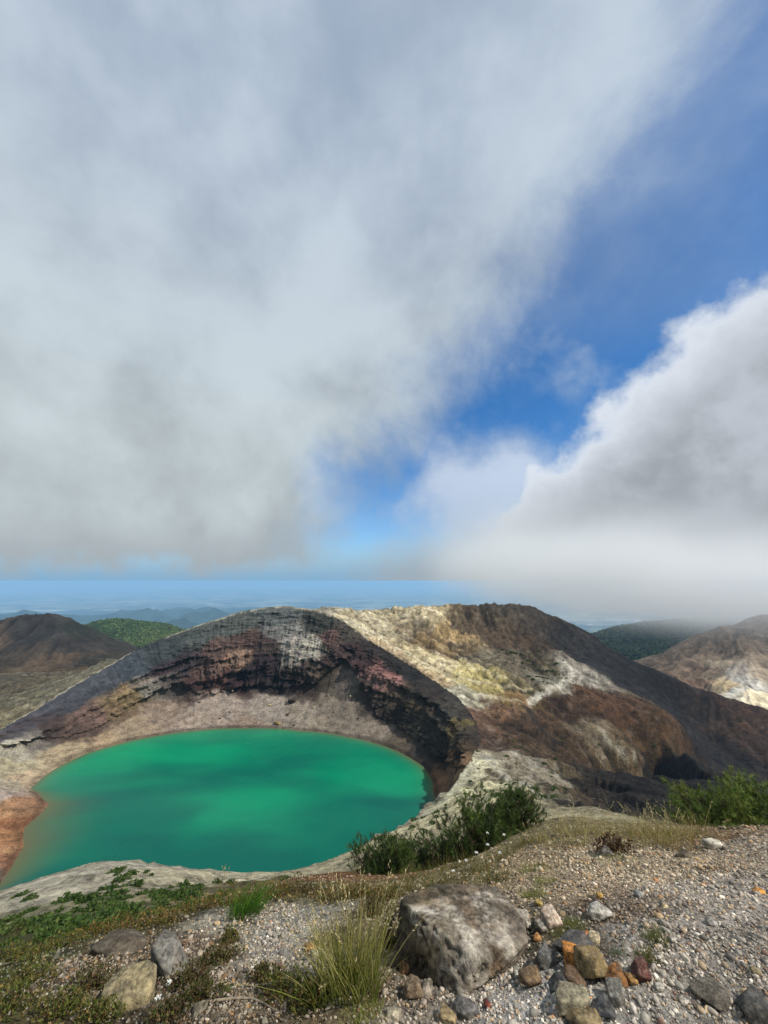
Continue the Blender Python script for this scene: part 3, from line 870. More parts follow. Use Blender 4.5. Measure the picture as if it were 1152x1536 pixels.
pale_V, pale_zf = hill('pale_ridge', [(880, 1010, 1080), (940, 1000, 1050), (985, 992, 1020), (1010, 983, 1010), (1040, 968, 1010), (1075, 950, 1020), (1110, 942, 1040), (1152, 930, 1060), (1230, 910, 1100), (1350, 900, 1150),
                     (1010, 1000, 960), (1060, 990, 930), (1100, 975, 930), (1152, 965, 930), (1060, 1020, 860), (1100, 1015, 840), (1152, 1010, 830), (1120, 1045, 760), (1152, 1050, 750), (1060, 1050, 800), (1000, 1030, 860), (1250, 1000, 830), (1250, 1060, 740),
                     (1050, 1090, 680), (1150, 1100, 650), (1250, 1110, 640), (950, 1060, 850)],
     [(900, 1350, -250), (1200, 1300, -150), (600, 1400, -400), (700, 1300, -330), (1400, 1000, -100)],
     24, 56, 800, 1700, 260, 200,
     [(1040, 975, 128, 112, 96), (1020, 995, 120, 104, 88), (1100, 965, 112, 98, 84), (1145, 950, 110, 98, 86), (1080, 990, 150, 136, 118), (1060, 1005, 128, 112, 94), (1110, 1000, 140, 132, 122), (1145, 985, 138, 124, 108),
      (1100, 1025, 182, 178, 168), (1130, 1020, 168, 164, 156), (1140, 1040, 205, 192, 165), (1150, 1005, 160, 146, 128), (1080, 1025, 178, 160, 128), (1050, 1000, 110, 92, 78), (1030, 1020, 118, 96, 80), (1000, 1010, 96, 80, 66)],
     15, 85, 'pale eroded ridge with cream gullies at the far right', 380, warp=22, mul=1.25)
wood_V, wood_zf = hill('forest_slope', [(860, 960, 2100), (915, 945, 2250), (950, 942, 2300), (1000, 938, 2300), (1050, 930, 2350), (1152, 920, 2400), (1300, 915, 2400), (940, 970, 1900), (1000, 965, 1850), (1060, 960, 1800), (980, 990, 1550), (1040, 985, 1500), (1152, 960, 1800), (900, 985, 1700), (1250, 960, 1800)],
     [(1500, 2600, -500), (2000, 2600, -400), (1000, 2800, -700), (600, 2200, -620), (600, 1700, -520), (900, 1300, -420)],
     14, 52, 1750, 3400, 200, 120,
     [(940, 955, 52, 68, 40), (980, 955, 40, 54, 34), (960, 972, 62, 78, 42), (1020, 970, 46, 60, 36), (1060, 950, 44, 56, 38), (920, 975, 44, 58, 36)],
     9, 220, 'dark forested slope under the cloud at right', 420, mul=.8)


def build_plain():
    ang = np.radians(np.linspace(-75, 75, 330))
    rad = np.exp(np.linspace(math.log(900), math.log(78000), 250))
    A, R = np.meshgrid(ang, rad)
    X, Y = (np.sin(A) * R).ravel(), (np.cos(A) * R).ravel()
    r = np.hypot(X, Y)
    Q = np.column_stack([X, Y])
    z = np.interp(np.log(r), np.log([900, 1500, 2500, 4500, 7500, 78000]), [-520, -700, -950, -1350, -1600, -1700])
    left = 1 - 0.75 * sstep(np.degrees(np.arctan2(X, Y)), -18, 4)
    mnt = sstep(r, 2500, 7000) * (1 - 0.85 * sstep(r, 14000, 26000)) * left
    wq = Q + 900 * np.column_stack([fbm(Q / 3500, 3, 5), fbm(Q / 3500, 3, 6)])
    rg = fbm(wq / 3600, 5, 501, 0.52, True)
    z = z + mnt * 820 * np.clip(rg + 0.12, 0, None) ** 1.1 + 70 * fbm(Q / 2500, 4, 7) * sstep(r, 3000, 9000) * (1 - sstep(r, 30000, 60000))
    far = sstep(r, 35000, 60000) * 260 * np.clip(fbm(Q / 14000, 4, 505), 0, None)
    z = z + far
    V = np.column_stack([X, Y, z])
    forest, field = lin(42, 60, 40, .8), lin(186, 182, 150, .9)
    k = np.clip(0.5 + fbm(Q / 1500, 5, 511, .62) * 1.4 - .12 - mnt * np.clip(rg + .3, 0, 1) * 1.2, 0, 1)[:, None]
    col = forest * (1 - k) + field * k
    me = make_mesh('plain', V, grid_faces(len(rad), len(ang)), col)
    tag(link('plain', me, mat_col('plain_fields', var=.6, vscale=.0012, bump=.0, bscale=.01)), 'hazy blue lowland plain reaching the horizon', kind='structure')


build_plain()


def build_haze():
    s = 150000.0
    zb, zt = -1760.0, 4.0
    V = [(-s, -6000, zb), (s, -6000, zb), (s, s, zb), (-s, s, zb), (-s, -6000, zt), (s, -6000, zt), (s, s, zt), (-s, s, zt)]
    F = [(3, 2, 1, 0), (4, 5, 6, 7), (0, 1, 5, 4), (1, 2, 6, 5), (2, 3, 7, 6), (3, 0, 4, 7)]
    me = make_mesh('haze', V, F, smooth=False)
    m = bpy.data.materials.new('blue_air')
    m.use_nodes = True
    g = NT(m.node_tree)
    vol = g.new('ShaderNodeVolumePrincipled')
    vol.inputs['Color'].default_value = (0.38, 0.67, 1.0, 1)
    vol.inputs['Density'].default_value = 4.4e-5
    vol.inputs['Anisotropy'].default_value = 0.0
    o = g.new('ShaderNodeOutputMaterial'); g.put(o.inputs['Volume'], vol.outputs[0])
    tag(link('haze', me, m), 'thin blue haze over the lowland', kind='stuff')


build_haze()


def build_fog():
    """low cloud lying against the mountain, thick above and fraying out below"""
    x0, x1, y0, y1, z0, z1 = 60.0, 2600.0, 660.0, 2300.0, -190.0, 420.0
    V = [(x0, y0, z0), (x1, y0, z0), (x1, y1, z0), (x0, y1, z0), (x0, y0, z1), (x1, y0, z1), (x1, y1, z1), (x0, y1, z1)]
    F = [(3, 2, 1, 0), (4, 5, 6, 7), (0, 1, 5, 4), (1, 2, 6, 5), (2, 3, 7, 6), (3, 0, 4, 7)]
    me = make_mesh('cloud_bank', V, F, smooth=False)
    m = bpy.data.materials.new('cloud_vapour')
    m.use_nodes = True
    g = NT(m.node_tree)
    co = g.new('ShaderNodeTexCoord').outputs['Object']
    sp = g.new('ShaderNodeSeparateXYZ'); g.put(sp.inputs[0], co)
    n = g.m('SUBTRACT', g.noise(co, 0.0042, 3, .55), 0.5)
    zz = g.m('ADD', g.m('ADD', sp.outputs[2], g.m('MULTIPLY', g.m('SUBTRACT', sp.outputs[0], 250.0), 0.11)), g.m('MULTIPLY', n, 190.0))
    k = g.m('MULTIPLY', g.ss(zz, -110.0, 80.0), g.ss(zz, 280.0, 50.0))
    k = g.m('MULTIPLY', k, g.m('MULTIPLY', g.ss(sp.outputs[0], 120.0, 640.0), g.ss(sp.outputs[0], 2500.0, 1900.0)))
    k = g.m('MULTIPLY', k, g.m('MULTIPLY', g.ss(sp.outputs[1], 760.0, 1080.0), g.ss(sp.outputs[1], 2290.0, 1900.0)))
    vol = g.new('ShaderNodeVolumePrincipled')
    vol.inputs['Color'].default_value = (0.955, 0.975, 0.995, 1)
    g.put(vol.inputs['Density'], g.m('MULTIPLY', k, 0.0048))
    o = g.new('ShaderNodeOutputMaterial'); g.put(o.inputs['Volume'], vol.outputs[0])
    tag(link('cloud_bank', me, m), 'grey low cloud drifting over the far right ridge', kind='stuff')


build_fog()

# ------------------------------------------------------------------ foreground ground
NEAR = [(576, 1700, 1.35), (200, 1650, 1.45), (950, 1650, 1.38), (576, 1536, 1.66), (300, 1536, 1.72), (0, 1536, 1.85), (860, 1536, 1.62), (1152, 1536, 1.58), (1152, 1400, 1.98), (1300, 1400, 2.0),
        (1000, 1400, 2.02), (850, 1420, 2.0), (700, 1440, 2.05), (500, 1450, 2.1), (300, 1450, 2.2), (150, 1460, 2.2), (0, 1480, 2.15), (-200, 1560, 2.0),
        (1152, 1300, 2.75), (1000, 1310, 2.8), (850, 1330, 2.75), (780, 1340, 2.7), (640, 1370, 2.6), (480, 1390, 2.6), (350, 1400, 2.6), (1300, 1300, 2.8),
        (1152, 1256, 3.3), (1060, 1256, 3.6), (980, 1246, 4.0), (900, 1244, 4.2), (840, 1240, 4.3), (780, 1262, 4.1), (700, 1300, 3.7), (620, 1322, 3.6), (540, 1322, 3.8), (480, 1322, 3.9), (420, 1332, 3.6), (340, 1352, 3.3), (300, 1366, 3.1),
        (220, 1384, 2.9), (150, 1402, 2.75), (70, 1430, 2.55), (0, 1452, 2.4), (-120, 1490, 2.3), (1300, 1240, 3.6)]
EDGE = [(1300, 1240, 3.6), (1152, 1246, 3.6), (1060, 1240, 4.2), (980, 1234, 4.6), (900, 1232, 4.9), (840, 1228, 5.0), (780, 1248, 4.9), (700, 1288, 4.6), (620, 1310, 4.5), (540, 1308, 4.9), (480, 1312, 4.8), (420, 1324, 4.2), (340, 1344, 3.8), (300, 1358, 3.5),
        (220, 1376, 3.3), (150, 1394, 3.1), (70, 1422, 2.9), (0, 1446, 2.7), (-120, 1485, 2.6)]
near_pts = [at(*p) for p in NEAR] + [at(*p) for p in EDGE] + [at(x, y + 40, s * 1.5) for x, y, s in EDGE] + [at(x, y + 75, s * 2.1) for x, y, s in EDGE]
near_pts += [np.array(q, float) for q in [(0, 0, -1.62), (-2, 0, -1.7), (2, 0, -1.55), (0, -2, -1.5), (4, 0, -1.5), (-4, 0, -1.9), (3.5, 1.5, -1.6), (-3.5, 1.5, -2.1), (0, 0.9, -1.62)]]
near_pts = np.array(near_pts)
near_f = rbf(near_pts[:, :2], near_pts[:, 2], 0.25)


def near_z(Q):
    Q = np.asarray(Q, float)
    return near_f(Q) + 0.035 * fbm(Q / 0.5, 4, 601) + 0.012 * fbm(Q / 0.11, 3, 605)


_gx = np.linspace(-5.0, 6.0, 260)
_gy = np.linspace(-0.5, 10.5, 260)
_GX, _GY = np.meshgrid(_gx, _gy)
_GZ = near_z(np.column_stack([_GX.ravel(), _GY.ravel()])).reshape(_GX.shape)


def gz(x, y):
    """ground height, bilinear"""
    x = np.atleast_1d(np.asarray(x, float)); y = np.atleast_1d(np.asarray(y, float))
    fx = np.clip((x - _gx[0]) / (_gx[1] - _gx[0]), 0, 258.999); fy = np.clip((y - _gy[0]) / (_gy[1] - _gy[0]), 0, 258.999)
    i, j = fx.astype(int), fy.astype(int)
    a, b = fx - i, fy - j
    return (_GZ[j, i] * (1 - a) * (1 - b) + _GZ[j, i + 1] * a * (1 - b) + _GZ[j + 1, i] * (1 - a) * b + _GZ[j + 1, i + 1] * a * b)


def hit(px, py, smax=9.0):
    """where the sight line through a pixel first meets the foreground ground"""
    d = raydir(px, py)
    s = np.linspace(0.8, smax, 1200)
    P = d[None] * s[:, None]
    below = P[:, 2] < gz(P[:, 0], P[:, 1])
    k = int(np.argmax(below)) if below.any() else int(np.argmin(P[:, 2] - gz(P[:, 0], P[:, 1])))
    return P[k], s[k]


NEAR_COL = [
    (1100, 1350, 152, 144, 134), (1000, 1420, 150, 143, 134), (1100, 1480, 128, 122, 114), (900, 1480, 150, 146, 138), (750, 1480, 150, 146, 140), (620, 1520, 128, 118, 106), (850, 1340, 132, 116, 94), (900, 1300, 150, 136, 112), (1000, 1290, 148, 134, 112),
    (1120, 1270, 140, 128, 112), (780, 1300, 138, 122, 94), (700, 1310, 110, 100, 66), (850, 1245, 118, 108, 78), (950, 1250, 120, 106, 76), (1040, 1258, 108, 86, 58), (560, 1312, 104, 76, 48), (480, 1315, 112, 78, 46), (440, 1330, 90, 80, 44),
    (400, 1400, 138, 134, 126), (440, 1450, 140, 134, 124), (350, 1390, 138, 132, 118), (300, 1420, 98, 84, 66), (200, 1440, 92, 80, 62), (100, 1470, 84, 72, 54), (50, 1500, 78, 72, 46), (30, 1450, 70, 72, 38), (150, 1410, 74, 70, 42), (250, 1380, 78, 72, 44),
    (350, 1350, 78, 74, 42), (300, 1500, 92, 80, 62), (420, 1500, 96, 84, 64), (200, 1510, 82, 72, 54), (560, 1400, 92, 82, 56), (540, 1480, 104, 92, 70), (880, 1420, 86, 78, 66), (920, 1370, 96, 82, 66), (830, 1390, 84, 78, 60),
]


def build_near():
    n = 310
    gx, gy = np.linspace(-5, 6, n), np.linspace(-0.5, 10.5, n)
    X, Y = np.meshgrid(gx, gy)
    Q = np.column_stack([X.ravel(), Y.ravel()])
    Z = gz(Q[:, 0], Q[:, 1]) + 0.006 * fbm(Q / .05, 2, 9)
    V = np.column_stack([Q, Z])
    pts = np.array([hit(c[0], c[1])[0] for c in NEAR_COL])
    cols = [lin(*c[2:], 0.82) for c in NEAR_COL]
    col = paint(V, pts, cols, p=3, soft=.08, warp=.25, wscale=2.2, seed=9, zs=.3)
    F = grid_faces(n, n)
    o = link('gravel_ground', make_mesh('gravel_ground', V, F, col), mat_col('gravel_soil', var=1.0, vscale=9.0, bump=1.0, bscale=30, bdist=.02, bscale2=110))
    tag(o, 'grey and tan gravel slope in the foreground', kind='structure')
    return pts, cols


near_cpts, near_ccols = build_near()

# ------------------------------------------------------------------ stones
def ico(sub):
    import bmesh
    bm = bmesh.new()
    bmesh.ops.create_icosphere(bm, subdivisions=sub, radius=1.0)
    V = np.array([v.co[:] for v in bm.verts]); F = np.array([[v.index for v in f.verts] for f in bm.faces])
    bm.free()
    return V, F


ICO = {k: ico(k) for k in (1, 2, 3, 4, 5, 6)}


def cut_rock(sub, planes, rough=0.03, seed=0, soft=14.0, fine=1.0):
    """rounded polyhedron: nearest of a set of planes in every direction, then weathered"""
    D, F = ICO[sub]
    N = np.array([unit(p[:3]) for p in planes]); h = np.array([p[3] for p in planes])
    c = np.clip(D @ N.T, 1e-3, None)
    inv = (c / h)
    r = 1.0 / (inv ** soft).sum(1) ** (1 / soft)
    P = D * r[:, None]
    d = fbm(P * 3.0 + seed, 5, seed, 0.6) + 0.6 * fbm(P * 2.2 + seed + 7, 4, seed + 3, 0.6, True)
    P = P * (1 + rough * d * fine)[:, None]
    return P, F


def rnd_planes(rng, n=11):
    pl = []
    for k in range(n):
        v = rng.normal(size=3)
        pl.append((*unit(v), rng.uniform(.62, 1.0)))
    for v in ((1, 0, 0), (-1, 0, 0), (0, 1, 0), (0, -1, 0), (0, 0, 1), (0, 0, -1)):
        pl.append((*v, 1.0))
    return pl


rockmat = mat_col('weathered_stone', var=0.75, vscale=14.0, bump=0.8, bscale=40, bdist=.012, bscale2=160, spec=.3, rough=.85)


def stone_colors(P, c1, c2, seed, amt=0.5, sc=2.4):
    k = sstep(fbm(P * sc + seed, 4, seed + 60, .6), -.15, .3)[:, None] * amt
    col = c1 * (1 - k) + c2 * k
    dust = sstep(fbm(P * 4.2 + 5, 4, seed + 95, .62), .0, .4)[:, None] * .45
    col = col * (1 - dust) + lin(138, 128, 112, .72) * dust
    return col * (1 + .5 * fbm(P * 7, 4, seed + 90, .65))[:, None]


def stone(name, px, py, w, hgt, rgb1, rgb2, label, seed, cat='stone', sink=.25, sub=4, planes=None, depth=None, rough=.035, rz=None, group=None, amt=.5, soft=45):
    """px,py is the foot of the stone in the photograph, w and hgt its size in photograph pixels"""
    rng = np.random.default_rng(seed)
    p, s = hit(px, py)
    sx, sz = w / FOC * s * .46, hgt / FOC * s * .38
    sy = depth if depth else .5 * (sx + sz) * rng.uniform(.85, 1.1)
    P, F = cut_rock(sub, planes or rnd_planes(rng, 8), rough * 1.6, seed, soft=soft)
    col = stone_colors(P, lin(*rgb1, .72), lin(*rgb2, .72), seed, amt)
    P = P / np.abs(P).max(0) * np.array([sx, sy, sz])
    me = make_mesh(name, P, F, col)
    o = link(name, me, rockmat)
    o.location = (p[0], p[1] + sy * .5, gz(p[0], p[1] + sy * .5)[0] + sz * (1 - 2 * sink))
    if rz is None:
        rz = rng.uniform(-.3, .3)
    o.rotation_euler = (rng.uniform(-.12, .12), rng.uniform(-.12, .12), rz)
    tag(o, label, cat, group)
    return o


# the big boulder: top coloured as lit, undercut left face as shaded, rusty right foot
def build_boulder():
    import bmesh
    o0, s0 = hit(690, 1500)
    k = s0 / 1.86
    pv = [(600, 1350, 2.26), (612, 1345, 2.40), (655, 1326, 2.42), (745, 1329, 2.42), (776, 1360, 2.28), (794, 1412, 2.06), (768, 1440, 1.98), (712, 1440, 1.92), (655, 1396, 2.04), (690, 1506, 1.86), (636, 1494, 1.98), (588, 1448, 2.12),
          (770, 1450, 2.04), (700, 1480, 2.5), (780, 1450, 2.5), (610, 1460, 2.5), (690, 1540, 2.1)]
    W = np.array([at(*q) for q in pv]) * k
    cen = W.mean(0) + np.array([0, .02, .02])
    bm = bmesh.new()
    for q in W - cen:
        bm.verts.new(q)
    res = bmesh.ops.convex_hull(bm, input=bm.verts[:])
    bm.normal_update()
    pl = []
    for f in bm.faces:
        n_ = np.array(f.normal[:]); d_ = float(n_ @ np.array(f.verts[0].co[:]))
        if d_ < 0:
            n_, d_ = -n_, -d_
        pl.append((*n_, d_))
    bm.free()
    sc = .40
    pl = [(a_, b_, c_, d_ / sc) for a_, b_, c_, d_ in pl]
    P, F = cut_rock(6, pl, .012, 4, soft=140, fine=1.0)
    crack = sstep(np.abs(fbm(P * 2.6 + 3, 4, 71, .55)), .05, .0)
    P = P * (1 - .06 * crack)[:, None]
    P = P + .02 * np.column_stack([fbm(P * 5.5, 6, 300 + q, .62, True) for q in range(3)])
    N = P / np.linalg.norm(P, axis=1, keepdims=True)
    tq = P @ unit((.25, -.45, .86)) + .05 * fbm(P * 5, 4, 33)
    top = sstep(tq, .24, .34)  # mask for the painted lit tone; other faces keep the shaded one
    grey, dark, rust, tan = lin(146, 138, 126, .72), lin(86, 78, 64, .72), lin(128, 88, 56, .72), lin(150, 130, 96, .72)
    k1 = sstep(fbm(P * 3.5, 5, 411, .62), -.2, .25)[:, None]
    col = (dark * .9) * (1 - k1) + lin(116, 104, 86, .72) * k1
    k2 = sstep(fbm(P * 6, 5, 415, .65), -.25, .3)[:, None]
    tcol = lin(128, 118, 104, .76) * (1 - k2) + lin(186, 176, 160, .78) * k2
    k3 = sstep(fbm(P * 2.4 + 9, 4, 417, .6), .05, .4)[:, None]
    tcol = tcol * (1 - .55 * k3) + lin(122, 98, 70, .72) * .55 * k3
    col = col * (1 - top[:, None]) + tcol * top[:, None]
    r = (np.exp(-(((P[:, 0] - .45) / .35) ** 2 + ((P[:, 2] + .12) / .34) ** 2)) * sstep(fbm(P * 3, 4, 421), -.4, .3))[:, None]
    col = col * (1 - .85 * r) + rust * .85 * r
    e = (np.exp(-(((P[:, 0] + .45) / .18) ** 2)) * sstep(fbm(P * 4, 4, 425), -.2, .4) * sstep(P[:, 2], .0, .3))[:, None]
    col = col * (1 - .6 * e) + tan * .6 * e
    col = col * (1 + .55 * fbm(P * 11, 5, 431, .65))[:, None] * (1 - .5 * crack)[:, None]
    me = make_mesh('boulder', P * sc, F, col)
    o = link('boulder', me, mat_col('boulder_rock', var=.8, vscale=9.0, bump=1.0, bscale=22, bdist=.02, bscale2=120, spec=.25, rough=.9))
    o.location = tuple(cen)
    tag(o, 'large grey weathered boulder with rusty side in the gravel', 'boulder')


build_boulder()
STONES = [
    ('stone', 185, 1512, 82, 62, (176, 160, 120), (126, 116, 98), 'yellow tan rounded rock among twigs at bottom left', 11, .28, .055),
    ('stone', 245, 1462, 66, 58, (138, 134, 126), (104, 96, 84), 'upright grey rock behind the yellow tan rock', 12, .2, .0),
    ('stone', 178, 1428, 86, 36, (98, 88, 74), (70, 62, 52), 'flat dark grey slab rock in the left gravel', 13, .35, 0),
    ('stone', 832, 1392, 34, 30, (206, 190, 170), (214, 172, 140), 'pinkish white stone on the left of the round moss tuft', 14, .2, 0),
    ('stone', 902, 1379, 40, 28, (200, 194, 182), (150, 142, 128), 'white grey stone right of the round moss tuft', 15, .2, 0),
    ('stone', 862, 1452, 38, 38, (206, 138, 66), (176, 104, 44), 'bright orange stone in the cluster right of boulder', 16, .15, 0),
    ('stone', 892, 1474, 42, 50, (150, 128, 88), (116, 98, 74), 'tall ochre stone in the cluster right of boulder', 17, .15, 0),
    ('stone', 928, 1480, 38, 30, (160, 110, 60), (92, 74, 58), 'brown orange stone between ochre and maroon stones', 18, .15, 0),
    ('stone', 964, 1475, 34, 34, (104, 62, 54), (72, 46, 44), 'dark maroon angular stone', 19, .15, 0),
    ('stone', 951, 1480, 20, 15, (196, 148, 84), (150, 112, 70), 'small yellow orange stone wedged beside the maroon stone', 20, .15, 0),
    ('stone', 822, 1452, 34, 36, (112, 110, 106), (86, 86, 86), 'blue grey rounded stone left of the bright orange stone', 21, .2, 0),
    ('stone', 862, 1428, 64, 26, (92, 90, 88), (70, 68, 66), 'flat dark grey stone behind the bright orange stone', 22, .3, 0),
    ('stone', 893, 1419, 22, 18, (226, 208, 168), (200, 180, 140), 'small cream stone behind the ochre stone', 23, .15, 0),
    ('stone', 840, 1488, 32, 26, (76, 78, 78), (58, 58, 60), 'dark charcoal stone in front of the bright orange stone', 24, .15, 0),
    ('stone', 800, 1480, 36, 28, (138, 112, 82), (112, 92, 70), 'dull brown stone in front of the boulder foot', 25, .2, 0),
    ('stone', 862, 1487, 40, 30, (112, 86, 62), (88, 70, 54), 'rust brown stone below the bright orange stone', 26, .2, 0),
    ('stone', 928, 1508, 26, 34, (142, 138, 128), (116, 110, 100), 'grey triangular stone below the brown orange stone', 27, .15, 0),
    ('stone', 862, 1520, 56, 36, (164, 154, 126), (132, 124, 104), 'large pale olive stone at bottom of the gravel', 28, .2, 0),
    ('stone', 908, 1528, 38, 28, (84, 84, 86), (66, 66, 68), 'dark slate stone beside the pale olive stone', 29, .2, 0),
    ('stone', 880, 1540, 60, 22, (150, 132, 96), (124, 106, 78), 'tan stone cut by the bottom edge of the photo', 30, .25, 0),
    ('stone', 1072, 1274, 26, 18, (224, 214, 194), (190, 180, 160), 'white stone below the right shrub', 31, .15, 0),
    ('stone', 1030, 1286, 32, 14, (104, 92, 76), (80, 70, 58), 'flat brown stone near the right shrub', 32, .3, 0),
    ('stone', 912, 1284, 26, 16, (132, 126, 118), (100, 96, 90), 'grey stone in front of the dead grass mound', 33, .2, 0),
    ('stone', 1140, 1342, 18, 12, (226, 158, 76), (200, 136, 60), 'small orange stone in gravel near the right edge', 34, .2, 0),
    ('stone', 810, 1360, 14, 12, (206, 178, 104), (180, 152, 90), 'small yellow stone behind the pinkish white stone', 35, .15, 0),
    ('stone', 900, 1348, 10, 11, (220, 176, 92), (190, 150, 80), 'tiny bright yellow stone up the gravel slope', 36, .15, 0),
    ('stone', 790, 1398, 24, 30, (186, 176, 160), (150, 140, 126), 'pale grey stone touching right side of the boulder', 37, .15, 0),
    ('stone', 818, 1398, 26, 16, (176, 168, 154), (130, 122, 110), 'pale flat stone under the pinkish white stone', 38, .2, 0),
    ('stone', 876, 1408, 24, 12, (196, 122, 66), (150, 100, 62), 'orange red sliver stone in front of the moss tuft', 39, .2, 0),
    ('stone', 806, 1412, 14, 12, (204, 148, 92), (170, 120, 76), 'small round orange stone by the boulder', 40, .2, 0),
    ('stone', 1080, 1510, 60, 26, (112, 104, 92), (90, 84, 76), 'half buried brown grey stone at bottom right', 41, .35, 0),
    ('stone', 1135, 1528, 50, 44, (96, 94, 90), (78, 76, 72), 'dark grey stone at the bottom right corner', 42, .3, 0),
    ('stone', 1136, 1468, 18, 14, (176, 158, 118), (140, 126, 98), 'small tan stone at the right edge of gravel', 43, .2, 0),
    ('stone', 610, 1460, 24, 24, (150, 112, 78), (120, 92, 66), 'brown pebble stone against left foot of boulder', 44, .15, 0),
    ('stone', 622, 1498, 34, 36, (150, 128, 102), (118, 100, 82), 'tan grey stone beside the lower tip of boulder', 45, .15, 0),
    ('stone', 640, 1495, 22, 22, (168, 156, 138), (130, 120, 106), 'pale round stone under the boulder', 46, .15, 0),
    ('stone', 700, 1528, 34, 26, (126, 122, 118), (98, 96, 94), 'blue grey stone right of the boulder tip', 47, .2, 0),
    ('stone', 674, 1534, 30, 18, (172, 150, 110), (140, 122, 92), 'tan stone at the bottom edge below boulder', 48, .2, 0),
    ('stone', 732, 1512, 13, 10, (128, 58, 48), (104, 54, 46), 'small deep red stone right of the boulder tip', 49, .15, 0),
    ('stone', 716, 1456, 12, 12, (232, 226, 216), (210, 204, 194), 'tiny white stone close to the boulder foot', 50, .15, 0),
    ('stone', 296, 1526, 26, 14, (152, 140, 116), (116, 106, 88), 'tan stone below the dead branch', 51, .2, 0),
    ('stone', 466, 1428, 24, 16, (186, 140, 84), (156, 122, 84), 'orange tan stone left of the tall grass clump', 52, .2, 0),
    ('stone', 472, 1436, 16, 14, (206, 200, 170), (170, 164, 140), 'cream stone left of the tall grass clump', 53, .2, 0),
    ('stone', 590, 1528, 26, 18, (198, 186, 160), (150, 140, 120), 'cream stone in front of the lower moss patch', 54, .2, 0),
    ('stone', 998, 1362, 10, 10, (226, 204, 160), (200, 180, 140), 'tiny cream stone in middle of gravel slope', 55, .2, 0),
    ('stone', 960, 1346, 12, 14, (190, 188, 182), (160, 158, 150), 'tiny pale grey stone in middle of gravel slope', 56, .2, 0),
    ('stone', 1012, 1415, 14, 10, (214, 206, 194), (180, 172, 160), 'small white chip stone right of the thin green tuft', 57, .2, 0),
    ('stone', 990, 1488, 14, 14, (220, 212, 198), (190, 180, 166), 'small white stone right of the maroon stone', 58, .2, 0),
    ('stone', 1070, 1388, 18, 12, (172, 166, 158), (140, 134, 126), 'pale grey stone in the right gravel', 59, .2, 0),
    ('stone', 1028, 1508, 16, 12, (206, 196, 180), (176, 166, 150), 'white stone near the bottom right stones', 60, .2, 0),
]
for nm, x, y, w_, h_, c1, c2, lab, sd, snk, dep in STONES:
    stone(nm, x, y, w_, h_, c1, c2, lab, sd, sink=snk, sub=4 if w_ > 22 else 3)

# ------------------------------------------------------------------ gravel: thousands of loose pebbles
PALET = [(178, 170, 158), (150, 143, 133), (122, 116, 108), (98, 94, 90), (72, 70, 68), (206, 200, 190), (160, 140, 112), (182, 156, 118), (136, 108, 80), (190, 134, 76), (112, 76, 60), (222, 216, 204), (140, 138, 130)]
PAL_W = np.array([.18, .20, .16, .09, .05, .07, .10, .04, .05, .006, .02, .025, .06]); PAL_W /= PAL_W.sum()
DENS = [(1100, 1350, 1), (1000, 1420, 1), (1100, 1500, 1), (900, 1500, 1), (750, 1490, 1), (620, 1520, .9), (900, 1300, .95), (1000, 1290, .9), (1120, 1280, .7), (780, 1310, .7), (850, 1350, .8), (700, 1315, .35),
        (850, 1245, .5), (950, 1255, .5), (1060, 1250, .3), (520, 1315, .25), (440, 1335, .15), (400, 1390, 1), (440, 1440, 1), (340, 1395, .9), (300, 1420, .6), (220, 1430, .7), (120, 1450, .8), (60, 1440, .35), (20, 1450, .2), (30, 1500, .4), (150, 1490, .8),
        (250, 1470, .6), (300, 1510, .8), (420, 1510, .7), (560, 1420, .3), (560, 1500, .5), (920, 1390, .5), (350, 1360, .15), (200, 1390, .15), (0, 1530, .1), (100, 1530, .15), (500, 1360, .15)]
_dp = np.array([hit(a, b)[0] for a, b, c in DENS]); _dw = np.array([c for a, b, c in DENS])


